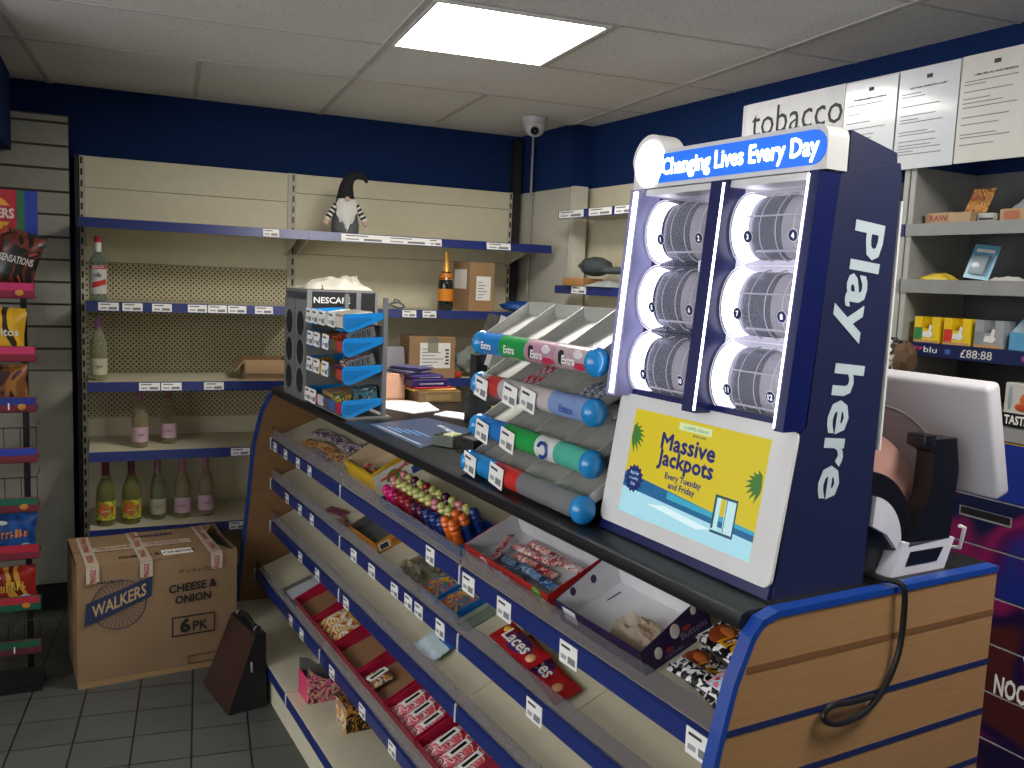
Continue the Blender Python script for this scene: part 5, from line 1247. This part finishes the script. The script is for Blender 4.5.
for (x0, z0, x1, z1) in ((.043, .160, .218, .166), (.043, .240, .218, .246), (.043, .160, .048, .246), (.213, .160, .218, .246)): q.box(x0, fy - .0006, z0, x1, fy, z1, IK)
q.text('6', (.096, fy - .0004, .204), X, Z, .044, .064, IK, .05, .0006); q.text('PK', (.158, fy - .0004, .198), X, Z, .062, .042, IK, .02, .0006)
for (x0, z0, x1, z1) in ((.11, .030, .22, .033), (.11, .064, .22, .067), (.11, .030, .113, .067)): q.box(x0, fy - .0006, z0, x1, fy, z1, IK)
q.text('CHEESE & ONION', (.0, -.14, BH - .0060), X, Y, .30, .03, IK, .02, .0006); q.text('36 x (6 x 25g)', (.14, fy, .440), X, Z, .14, .020, IK, .0, .0006); q.script((-.19, fy, .435), X, Z, .10, .014, IK, 8, .0006, 5); q.text('WALKERS', (.03, .13, BH - .0030), X, Y, .16, .035, IB, .03, .0006)
q.build('carton_print', t, smooth=False)
# leather bag
t = thing('leather_bag', 'dark brown leather document bag leaning against the counter base', 'bag', (.462, 3.535, 0), R(11.5))
q = MB(); LE = M('#38211f', .35, var=.2, bump=.15); BKF = M('#0d0b0b', .7)
secs = []
def bag_pt(u, v):      # u along length, v up; tapered wedge
    th = .075 * (1 - v) + .022 * v
    return th
nu, nv = 10, 10
def side(s_):
    def P(u, v):
        L = .150 * (1 - .10 * v); lean = .055 * v
        return (s_ * bag_pt(u, v) + lean + s_ * .012 * math.sin(PI * u) * math.sin(PI * v), (u - .5) * 2 * L * (1 if s_ < 0 else -1), .004 + v * .285)
    return P
q.sheet(side(-1), nu, nv, LE); q.sheet(side(1), nu, nv, LE); q.build('panel', t, ang=60)
q = MB()
for s_ in (-1, 1):
    def P(u, v, s_=s_):
        L = .150 * (1 - .10 * v); lean = .055 * v; x = bag_pt(0, v) * (2 * u - 1)
        return (x * (-s_) * -1 + lean, s_ * (L - .02 * math.sin(PI * u) * 0 + .004), .004 + v * .285)
    q.sheet(P, 8, 8, BKF)
q.box(-.073, -.148, 0, .073, .148, .005, BKF); q.prism([(.035, .284), (.08, .284), (.078, .294), (.037, .294)], 'y', -.135, .135, BKF); q.build('gusset', t, ang=60)
q = MB(); q.tube(smoothpts([(.055, -.075, .292), (.05, -.06, .315), (.052, -.0, .322), (.054, .06, .315), (.058, .075, .292)]), .008, BKF, 8); q.build('handle', t)
for y in (-.1, .1):
    q = MB(); q.tube([(.056 + .014 * math.cos(2 * PI * k / 10), y, .300 + .014 * math.sin(2 * PI * k / 10)) for k in range(10)], .003, CHROME, 6, True); q.build('ring', t)
q = MB(); q.tube([(.01, -.1585, .20), (.012, -.163, .16)], .005, CHROME, 6); q.build('zip_pull', t)

# ------------------------------------------------------------------ right wall: shelving, gantry, notices
SHG = M('#8f9090', .5, var=.04); SHD = M('#6d6e6f', .6)
def wunit(label, b0, b1, lips, z0=1.392, z1=2.10, front=2.385, back=2.685, mat=SHG):
    t = wthing('gantry_shelving', label, 'shelving', front, b1, 0); L = b1 - b0; D = back - front
    q = MB(); q.box(D - .012, -L, z0, D, 0, z1, M('#5b5b5c', .6)); q.build('back_panel', t)
    for y in (-.02, -L):
        q = MB(); q.box(0, y, z0, D - .013, y + .02, z1, M('#9d9e98', .5), bev=.002, seg=1); q.build('side_panel', t)
    for z, h, m in lips:
        q = MB(); q.box(.004, -L + .021, z - .022, D - .013, -.021, z - .004, mat); s = q.build('shelf', t)
        q = MB(); q.box(-.004, -L + .001, z - h, .0038, -.001, z + .001, m); q.build('shelf_lip', s)
    return t
LIP = M('#8c8d8c', .35, metal=.2)
gan = wunit('grey gantry shelving with few tobacco papers under the posted licences', .92, 1.908, [(1.926, .036, LIP), (1.757, .040, LIP), (1.566, .039, M('#141c3c', .3))])
gan2 = wunit('grey gantry shelving bay hidden behind the lottery dispenser', 1.912, 2.66, [(1.926, .036, BLUE), (1.757, .040, LIP), (1.566, .039, BLUE)])
t = wthing('shelf_strip', 'dark blue electronic price strip with pink logo and empty price digits under the filter packs', 'price strip', 2.385, 1.907, 1.5265)
q = MB(); q.box(-.0062, -1.02, .0, -.0042, -.001, .039, M('#16204a', .3)); q.build('strip', t)
q = MB(); q.text('my', (-.0064, -.085, .022), -Y, Z, .035, .012, M('#c23a7a', .4), .02, .0004); q.text('blu', (-.0064, -.128, .021), -Y, Z, .045, .018, M('#d8dce8', .4), .0, .0004); q.box(-.0072, -.195, .012, -.0064, -.178, .026, M('#3a55a0', .4))
q.text('£88:88', (-.0064, -.278, .019), -Y, Z, .098, .024, M('#d2d2d0', .4), .0, .0004); q.ball((-.006, -.455, .02), (.002, .045, .016), M('#8a3a9a', .4)); q.ball((-.006, -.50, .018), (.002, .03, .014), M('#2a4ac0', .4)); q.build('strip_print', t)
# header board with sign and A4 licences
t = wthing('header_board', 'pale board above the gantry shelving that carries the tobacco sign', 'board', 2.376, 2.675, 2.10)
q = MB(); q.box(.0, -1.75, 0, .010, 0, .297, M('#b5b6b8', .5)); q.build('board', t)
t = wthing('tobacco_sign', 'white tobacco sign with thin black lettering above the lottery dispenser', 'sign', 2.3745, 2.652, 2.115)
q = MB(); q.box(-.002, -.468, 0, .0012, 0, .282, M('#bfc0c2', .45)); q.build('panel', t)
q = MB(); q.text('tobacco', (-.0022, -.248, .208), -Y, Z, .432, .102, M('#0c0c10', .6), .0, .0006); q.build('lettering', t)
def licence(label, b, z0, w, h, seed, warm=False, off=0):
    t = wthing('notice', label, 'notice', 2.3730 - off, b, z0); q = MB(); q.box(-.0008, -w, 0, .0008, 0, h, M('#c9c7c0' if warm else '#c5c9ce', .35, var=.02, coat=.4)); q.build('sheet', t)
    rnd = random.Random(seed); q = MB(); z = h - .035
    G_ = M('#7d7f84', .7); q.box(-.0014, -w * .5 - .012, z, -.0009, -w * .5 + .008, z + .012, INK); z -= .022
    q.script((-.0014, -w / 2, z), -Y, Z, w * .62, .006, M('#4a4a50', .7), 22, .0004, seed); z -= .018
    while z > .03:
        l = rnd.uniform(.3, .88); q.box(-.0014, -w * (.06 + .88 * l), z, -.0009, -w * .06, z + .0028, G_); z -= rnd.choice([.009, .012, .02, .028])
    q.build('print', t, smooth=False)
licence('glossy licence sheet right of the tobacco sign, partly behind the lottery dispenser', 2.180, 2.093, .205, .297, 0, False, .0012)
licence('white licence sheet with a dark crest between two other sheets on the board', 1.968, 2.094, .207, .300, 1, False, .0012)
licence('cream certificate sheet at the right edge of the photo above the gantry', 1.756, 2.095, .213, .302, 2, True, .0012)
def wbx(name, label, cat, b, z, d, m, face=None, group=None, a=2.45, rz=0, parts=None, tilt=0):
    t = wthing(name, label, cat, a, b, z + .0007, rz, group); q = MB(); q.box(0, -d[1], 0, d[0], 0, d[2], {'': m, '-x': face or m}, bev=.0015, seg=1); q.build('carton', t)
    if parts: q = MB(); parts(q, d); q.build('carton_print', t)
    return t
KR = M('#a58a66', .6)
wbx('rolling_paper_box', 'tan rolling paper box with red lettering at the left of the top gantry shelf', 'box', 1.872, 1.9265, (.08, .092, .034), KR, None, None, 2.42, parts=lambda q, d: q.text('RAW', (-.0006, -.048, .017), -Y, Z, .062, .018, M('#9a2f22', .5), .02, .0005))
t = wthing('rolling_paper_box', 'tan rolling paper display box with a raised printed lid on the top gantry shelf', 'box', 2.44, 1.736, 1.9272)
q = MB(); open_box(q, .09, .068, .03, .003, KR, CARD_IN); q.prism([(.02, .03), (.06, .105), (.0585, .106), (.0185, .031)], 'y', -.038, .034, multi(['#a8743c', '#b98a50', '#8a4a2a', '#c9a06a'], 20)); q.text('RAW', (.034, -.0, .075), -Y, X * .45 + Z, .05, .02, M('#8a3a2a', .5), .02, .003); q.build('carton', t)
wbx('rolling_paper_box', 'small pale grey paper box in the middle of the top gantry shelf', 'box', 1.697, 1.9265, (.06, .05, .026), M('#a9aaa4', .5), None, None, 2.42, parts=lambda q, d: q.box(-.0008, -.05, .006, -.0002, -.006, .012, INK))
wbx('rolling_paper_box', 'tan paper box at the right end of the top gantry shelf in view', 'box', 1.635, 1.9265, (.08, .12, .036), KR, None, None, 2.43, parts=lambda q, d: q.box(-.0008, -.06, .006, -.0002, -.012, .03, M('#a05a3a', .5)))
t = wthing('plastic_sleeve', 'crumpled grey plastic sleeve on top of the tan box at the gantry edge', 'packaging', 2.51, 1.55, 1.964); q = MB(); crumple(q, .10, .14, .05, M('#8d8f90', .3, bump=.4), 31, 10, 12); q.build('sleeve', t)
t = wthing('yellow_papers', 'yellow tangled paper packets at the left of the second gantry shelf', 'packet', 2.44, 1.825, 1.7582); q = MB(); crumple(q, .05, .11, .022, M('#c9b23a', .4), 33, 8, 14); q.build('packet', t)
t = wthing('blister_pack', 'pale blue hanging blister pack leaning on the second gantry shelf', 'packet', 2.46, 1.712, 1.7645, 0)
q = MB(); T_ = Matrix.Rotation(.28, 4, 'Y') @ Matrix.Rotation(.12, 4, 'X'); q.box(0, -.042, 0, .002, .042, .105, M('#5f9fb8', .35), mat=T_); q.build('backing_card', t, rot=(0, 0, 0))
q = MB(); q.box(-.010, -.026, .012, -.001, .026, .072, clear('#d0dade', .3, .1), bev=.002, mat=T_); q.box(-.006, -.018, .018, -.0012, .018, .066, M('#8a9aa0', .3), mat=T_); q.box(-.0012, -.03, .082, -.0004, .03, .092, PAPER, mat=T_); q.build('blister', t)
t = wthing('paper_scraps', 'white scraps and booklets flat on the second gantry shelf at the right', 'paper', 2.42, 1.585, 1.7582); q = MB(); crumple(q, .05, .10, .014, M('#b9b8b2', .5), 35, 8, 10); q.build('paper', t)
def filt(k, b, c1, c2, label):
    t = wthing('filter_pack', label, 'packet', 2.40, b, 1.5672, 0, 'open filter packs on the third gantry shelf')
    q = MB(); m1, m2 = M(c1, .35), M(c2, .35); w, h = .088, .078
    q.box(0, -w, 0, .05, 0, .042, {'': m1, '-x': m1}); 
    for (ya, yb) in ((-w, -w * .70), (-w * .30, 0)): q.box(0, ya, .042, .05, yb, h, m1)
    q.box(.045, -w * .70, .042, .05, -w * .30, h, m1); q.build('carton', t)
    q = MB(); q.box(-.0008, -w * .33, .004, 0, -.002, .045, m2); q.box(-.0008, -w + .004, .0, 0, -.004, .008, M('#b58a5a', .5))
    sw = [(-.030, .018), (-.058, .014), (-.068, .024), (-.060, .036), (-.064, .050), (-.056, .056), (-.052, .046), (-.050, .034), (-.034, .034)]
    q.face([(-.0014, y, z) for y, z in sw], M('#d6d5d0', .4)); q.build('swan_print', t, smooth=False); return t
filt(0, 1.858, '#d8b81c', '#2c7a4a', 'yellow and green filter pack with white bird, leftmost on the third gantry shelf')
filt(1, 1.756, '#d8b81c', '#c0302a', 'yellow and red filter pack with white bird, second on the third gantry shelf')
filt(2, 1.655, '#8f9496', '#7d8284', 'silver grey filter pack with white bird, third on the third gantry shelf')
t = wthing('filter_pack', 'pale blue open filter carton at the right end of the third gantry shelf', 'packet', 2.40, 1.548, 1.5672, 0, 'open filter packs on the third gantry shelf'); q = MB(); open_box(q, .06, .11, .09, .003, M('#4f8fb4', .4), M('#b9c6cc', .5), .05); q.build('carton', t, loc=(.03, -.055, 0))
# drawer cabinet below, wrapped in a printed advert
t = wthing('drawer_cabinet', 'drawer cabinet wrapped in blue and magenta advertising under the gantry', 'drawer cabinet', 2.385, 1.945, 0)
VIN = multi(['#0f1740', '#1b2a78', '#4a1450', '#7e1a54', '#141a3a'], 3.2, dist=.6, rough=.35, soft=True); VIN2 = multi(['#140a18', '#4a1030', '#7e1a54', '#1a103a', '#4a1f1f'], 2.8, dist=.5, rough=.35, soft=True)
q = MB(); q.box(.02, -1.025, 0, .29, 0, 1.305, M('#2a2a30', .5)); q.build('carcass', t)
zz = [1.310, 1.142, 1.0, .865, .73, .59, .45, .30, .05]
for k in range(8):
    zt, zb = zz[k] - .004, zz[k + 1] + .001
    m = M('#1d2f86', .35, var=.1) if k == 0 else (VIN if k < 3 else VIN2)
    q = MB(); q.box(.0, -1.024, zb, .019, -.001, zt, m, bev=.001, seg=1); d = q.build('drawer', t)
    q = MB(); q.box(.0002, -1.02, zt + .0002, .018, -.002, zt + .0022, M('#9a9aa0', .4) if k else M('#c9a81c', .4)); q.build('trim_line', d)
    if k in (0, 1):
        ya, yb = (-.43, -.33) if k == 0 else (-.47, -.31)
        zc = (1.24, 1.088)[k]
        q = MB(); q.box(-.0012, ya, zc - .014, -.0002, yb, zc + .014, M('#c9a81c', .4) if k == 0 else M('#8d8e92', .35)); q.box(-.0018, ya + .004, zc - .008, -.0012, yb - .004, zc + .013, M('#0b0b0d', .6)); q.build('slot_handle', d)
    if k == 4:
        q = MB(); q.text('YO', (-.0006, -.542, .700), -Y, Z, .062, .058, PAPER, .03, .0006, al=(0, .5)); q.text('NOO', (-.0006, -.470, .620), -Y, Z, .098, .060, PAPER, .03, .0006, al=(0, .5)); q.build('lettering', d, label='white capital letters on the dark advert')
t = wthing('lower_shelf', 'narrow grey shelf with a black slogan strip above the printed drawers', 'shelf', 2.385, 1.945, 1.3125)
q = MB(); q.box(.0, -1.024, 0, .28, -.001, .076, SHG); q.build('shelf', t)
q = MB(); q.box(-.003, -1.024, .044, -.0002, -.001, .082, M('#0f1013', .4)); q.text('TASTE.', (-.0032, -.455, .063), -Y, Z, .074, .026, PAPER, .03, .0006); q.build('slogan_strip', t)
t = wthing('tobacco_pouch', 'white pack printed with an orange leaf on the lower shelf at the photo edge', 'packet', 2.40, 1.545, 1.3892); q = MB(); q.box(0, -.115, 0, .05, 0, .088, M('#c2bfb8', .45), bev=.003, seg=1); q.build('pack', t)
q = MB(); q.ball((-.0006, -.075, .04), (.002, .030, .028), M('#c8602a', .5)); q.ball((-.0008, -.055, .022), (.002, .022, .012), M('#b8481f', .5)); q.ball((-.0008, -.018, .045), (.0016, .006, .034), M('#8fa0a8', .5)); q.build('leaf_print', t)
# shelving between pillar and gantry
t = wthing('wall_shelving', 'cream wall shelving between the pillar and the gantry with torn price strips', 'shelving', 2.42, 4.085, 0)
q = MB(); q.box(.255, -1.38, 0, .268, .13, 2.22, CREAM); q.build('back_panel', t)
q = MB(); q.box(.125, .06, 0, .21, .10, 2.222, M('#c6c3b4', .5)); q.build('upright', t)
for z, ticks in ((2.075, [(-.13, .24), (-.40, .20), (-.60, .15)]), (1.690, [(-.24, .14)]), (1.33, [])):
    q = MB(); q.box(0, -1.38, z - .03, .253, 0, z - .005, M('#b5a78c', .6)); s = q.build('shelf', t)
    q = MB(); q.box(-.006, -1.38, z - .042, -.0005, 0.0, z, BLUE); q.build('price_rail', s)
    for y, w in ticks: ticket(s, (-.0065, y, z - .02), (0, 0, -PI / 2), w, .036)
t = wthing('grey_hat', 'dark grey felt hat shaped bundle on the wall shelf behind the gum display', 'hat', 2.50, 3.83, 1.742); q = MB(); blob(q, .07, .10, .048, M('#3a4042', .9, bump=.4), 14, am=.08); blob(q, .05, .13, .018, M('#434a4a', .9, bump=.4), 15, (.0, -.16, .012), am=.12); q.build('hat', t, ang=80)
t = wthing('brown_parcel', 'brown paper parcel corner poking past the shelf under the grey hat', 'parcel', 2.47, 3.90, 1.6908, .3); q = MB(); q.cbox((0, 0, .020), (.16, .14, .04), M('#9a6f3e', .6), bev=.004); q.build('parcel', t)
t = wthing('plastic_wrap', 'white and grey plastic wrapping spilling over the wall shelf edge', 'packaging', 2.47, 3.66, 1.6908); q = MB(); crumple(q, .14, .22, .034, M('#9fa5a3', .4, bump=.3), 44, 12, 16); q.build('wrap', t, ang=60)
# small white cctv dome
p = (2.055, 4.30, HC)
t = thing('security_camera', 'white dome security camera on the ceiling by the pillar', 'camera', p)
q = MB(); q.lathe([(0, -.004), (.064, -.004), (.066, -.012), (.062, -.03), (.056, -.052), (0, -.052)], M('#b9b8ba', .4), seg=24); q.build('base', t)
q = MB(); q.ball((-.008, -.020, -.062), (.054, .054, .045), M('#c2c1c3', .35)); q.build('dome', t)
q = MB(); dv = Vector((-.38, -.82, -.42)).normalized(); c0 = Vector((-.008, -.020, -.062)) + dv * .040
u = dv.cross(Z).normalized(); v = dv.cross(u)
ring = lambda r, d: [c0 + dv * d + u * (r * math.cos(2 * PI * k / 20)) + v * (r * math.sin(2 * PI * k / 20)) for k in range(20)]
q.tube([c0 - dv * .01, c0 + dv * .012], .024, M('#5a5a5e', .4), 20); q.face(ring(.019, .0125), M('#0a0a0c', .1)); q.face(ring(.008, .013), M('#3a3f48', .1)); q.build('lens', t)

# ------------------------------------------------------------------ crisps rack
RX, RY = -.397, 3.90
t = thing('crisps_rack', 'black wire crisps rack with red header and coloured price strips at the left edge', 'rack', (RX, RY, 0))
WI = M('#0d0d0e', .4)
q = MB()
for x in (-.115, .115): q.box(x - .011, .02, .02, x + .011, .04, 1.80, WI)
q.box(-.160, -.07, 0, .160, .10, .02, WI); q.box(-.155, -.065, .02, .155, -.06, .10, WI); q.build('frame', t)
q = MB(); HR = M('#a01622', .4); q.box(-.17, .0, 1.775, .10, .014, 1.965, HR); q.box(.10, .0, 1.775, .127, .014, 1.965, M('#1f5a3c', .4)); q.box(.127, .0, 1.775, .17, .014, 1.965, M('#16308a', .4), bev=.0)
q.box(.05, .002, 1.745, .085, .012, 1.775, WI); hb = q.build('header', t)
q = MB(); q.ball((.01, -.001, 1.875), (.075, .003, .068), M('#c8932a', .4)); q.box(-.085, -.006, 1.845, .098, -.003, 1.905, HR); q.text('WALKERS', (.005, -.0065, 1.876), X, Z, .175, .038, M('#c9b9b4', .4), .03, .0006); q.build('logo', hb)
strips = [(1.62, '#b0265a', '#7a1a3a'), (1.385, '#b8305e', '#7a2030'), (1.195, '#23307e', '#6a2438'), (1.003, '#2a3c9a', '#702a34'), (.812, '#1f5a44', '#702a34'), (.628, '#a8243a', '#7a2a38'), (.425, '#a82838', '#1f5a44'), (.250, '#1f5238', '#5a2432')]
for k, (zt, c1, c2) in enumerate(strips):
    q = MB(); zb = zt - .057
    for y in (-.15, .0): q.tube([(-.16, y, zb), (.16, y, zb)], .0025, WI, 5)
    for x in (-.16, -.107, -.053, 0, .053, .107, .16): q.tube([(x, -.15, zb), (x, .02, zb)], .0016, WI, 4)
    if k in (3, 4, 7):
        hz = zt + .075
        q.tube([(-.16, -.148, hz), (.16, -.148, hz), (.16, .02, hz)], .0022, WI, 5)
        for x in (-.16, -.107, -.053, 0, .053, .107, .16): q.tube([(x, -.148, zb), (x, -.148, hz)], .0014, WI, 4)
    s = q.build('basket', t)
    q = MB(); q.prism([(-.152, zb), (-.156, zb + .03), (-.152, zt), (-.150, zt), (-.150, zb)], 'x', -.165, .165, M(c2, .35)); q.box(-.02, -.1565, zb + .028, .160, -.1545, zt - .002, M(c1, .35)); q.box(-.165, -.1565, zb + .03, -.021, -.1545, zt - .002, M('#1d2c78', .35))
    q.ball((.115 if k % 2 == 0 else .01, -.157, zb + .02), (.014, .002, .012), M('#b5762a', .4))
    if k in (0, 4): q.text('£1.35', (.01 if k == 0 else -.06, -.1568, zb + .018), X, Z, .06, .018, PAPER, .02, .0008)
    if k in (2, 7): q.box(.07, -.158, zb + .01, .075, -.1572, zb + .035, PAPER)
    q.build('price_strip', s)
def crisps(label, x, zt, w, h, cols, txt, tc, rot=(0, 0, 0), band=None, y=-.115, sc=9, group='crisp bags in the wire rack'):
    o = thing('crisp_bag', label, 'crisps', (RX + x, RY + y, zt - .054), 0, group, rot=rot)
    q = MB(); T_ = Matrix(((0, 1, 0, 0), (0, 0, -1, 0), (-1, 0, 0, h / 2), (0, 0, 0, 1))) 
    T_ = Matrix(((0, 1, 0, 0), (0, 0, 1, -.025), (1, 0, 0, h / 2), (0, 0, 0, 1)))
    q.packet(h, w, .055, multi(cols, sc, dist=1.0), .07, nu=16, nv=12, mat=T_, wob=.05, edge=band); bmesh.ops.recalc_face_normals(q.bm, faces=q.bm.faces[:]); q.build('bag', o)
    if txt:
        q = MB()
        if len(txt) > 1: q.text(txt, (0, -.0285, h * .52), X + Z * .05, Z, w * .74, w * .18, tc, .02, .001)
        else: q.script((0, -.0285, h * .55), X + Z * .08, Z, w * .66, w * .2, tc, 7, .001, 11 + len(label)); pass
        q.build('lettering', o)
        if len(txt) == 1:
            q = MB(); q.ball((w * .28, -.0275, h * .25), (w * .12, .001, h * .09), M('#8a9098', .4)); q.build('picture_patch', o)
            q = MB(); q.ball((-w * .25, -.0275, h * .80), (w * .13, .001, h * .05), M('#b9bdb9', .4)); q.build('logo_patch', o)
    return o
BKP = M('#151315', .3)
crisps('black crisp bag tilted out of the top basket of the rack', .075, 1.645, .15, .225, ['#120f10', '#1a1516', '#5a2416', '#0d0b0c', '#8a3a20'], 'SENSATIONS', M('#b9b4ac', .4), (0, R(16), 0), BKP)
crisps('black and brown crisp bag left of the tilted black one in the top basket', -.075, 1.62, .14, .21, ['#2a1410', '#5a2a16', '#7a3a1a', '#120c0c'], None, None, (0, 0, 0), BKP)
crisps('yellow and black tortilla crisp bag in the second basket', .04, 1.393, .17, .19, ['#171512', '#b58a1a', '#c8991e', '#2a2412'], 'Doritos', M('#c9c2b0', .4), (0, R(4), 0), BKP, sc=6)
crisps('dark tortilla bag half out of view in the second basket', -.11, 1.385, .11, .17, ['#171512', '#a5801a', '#2a2412'], None, None, (0, 0, 0), BKP)
crisps('maroon crisp bag with brown panels in the third basket', .065, 1.198, .15, .172, ['#2a1018', '#6a4222', '#8a5a2c', '#3a1620'], None, None, (0, R(-2), 0), M('#2a1018', .3), sc=10)
crisps('olive crisp bag at the left of the third basket', -.085, 1.195, .13, .17, ['#3a3a2a', '#4a4a38', '#2a2a20'], None, None, (0, 0, 0), M('#3a3a2a', .4))
o = crisps('small red and yellow snack packet low in the fourth basket', -.06, 1.003, .11, .085, ['#a01c1c', '#c8922a', '#8a1616', '#b03a1c'], None, None, (0, 0, 0), M('#8a1616', .3), sc=16)
crisps('blue and black crisp bag with orange lettering in the sixth basket', .07, .632, .16, .168, ['#0f0f12', '#123a78', '#1a4a8e', '#123a78'], '~', M('#c8762a', .4), (0, R(3), 0), BKP, sc=5)
crisps('dark green and black crisp bag at the left of the sixth basket', -.085, .628, .13, .16, ['#121410', '#2a4a20', '#6a8a2a', '#141612'], None, None, (0, 0, 0), BKP)
crisps('red and gold crisp bag in the seventh basket', .06, .428, .19, .16, ['#6a1210', '#8a1a14', '#b5842a', '#5a0f0e'], '~', M('#c9a23a', .4), (0, R(-2), 0), M('#6a1210', .3), sc=7)

# ------------------------------------------------------------------ daylight through the assumed left window opening, and look
w = bpy.data.worlds.new('assumed_window_daylight'); SC.world = w; w.use_nodes = True
bg = w.node_tree.nodes['Background']; bg.inputs['Color'].default_value = (.96, .97, 1.0, 1); bg.inputs['Strength'].default_value = AMB
SC.view_settings.view_transform = 'Standard'; SC.view_settings.look = 'None'; SC.view_settings.gamma = 1; SC.view_settings.use_curve_mapping = False
SC.view_settings.exposure = EXPO
SC.cycles.use_denoising = True
SC.cycles.max_bounces = 8; SC.cycles.transparent_max_bounces = 16; SC.cycles.sample_clamp_indirect = 6
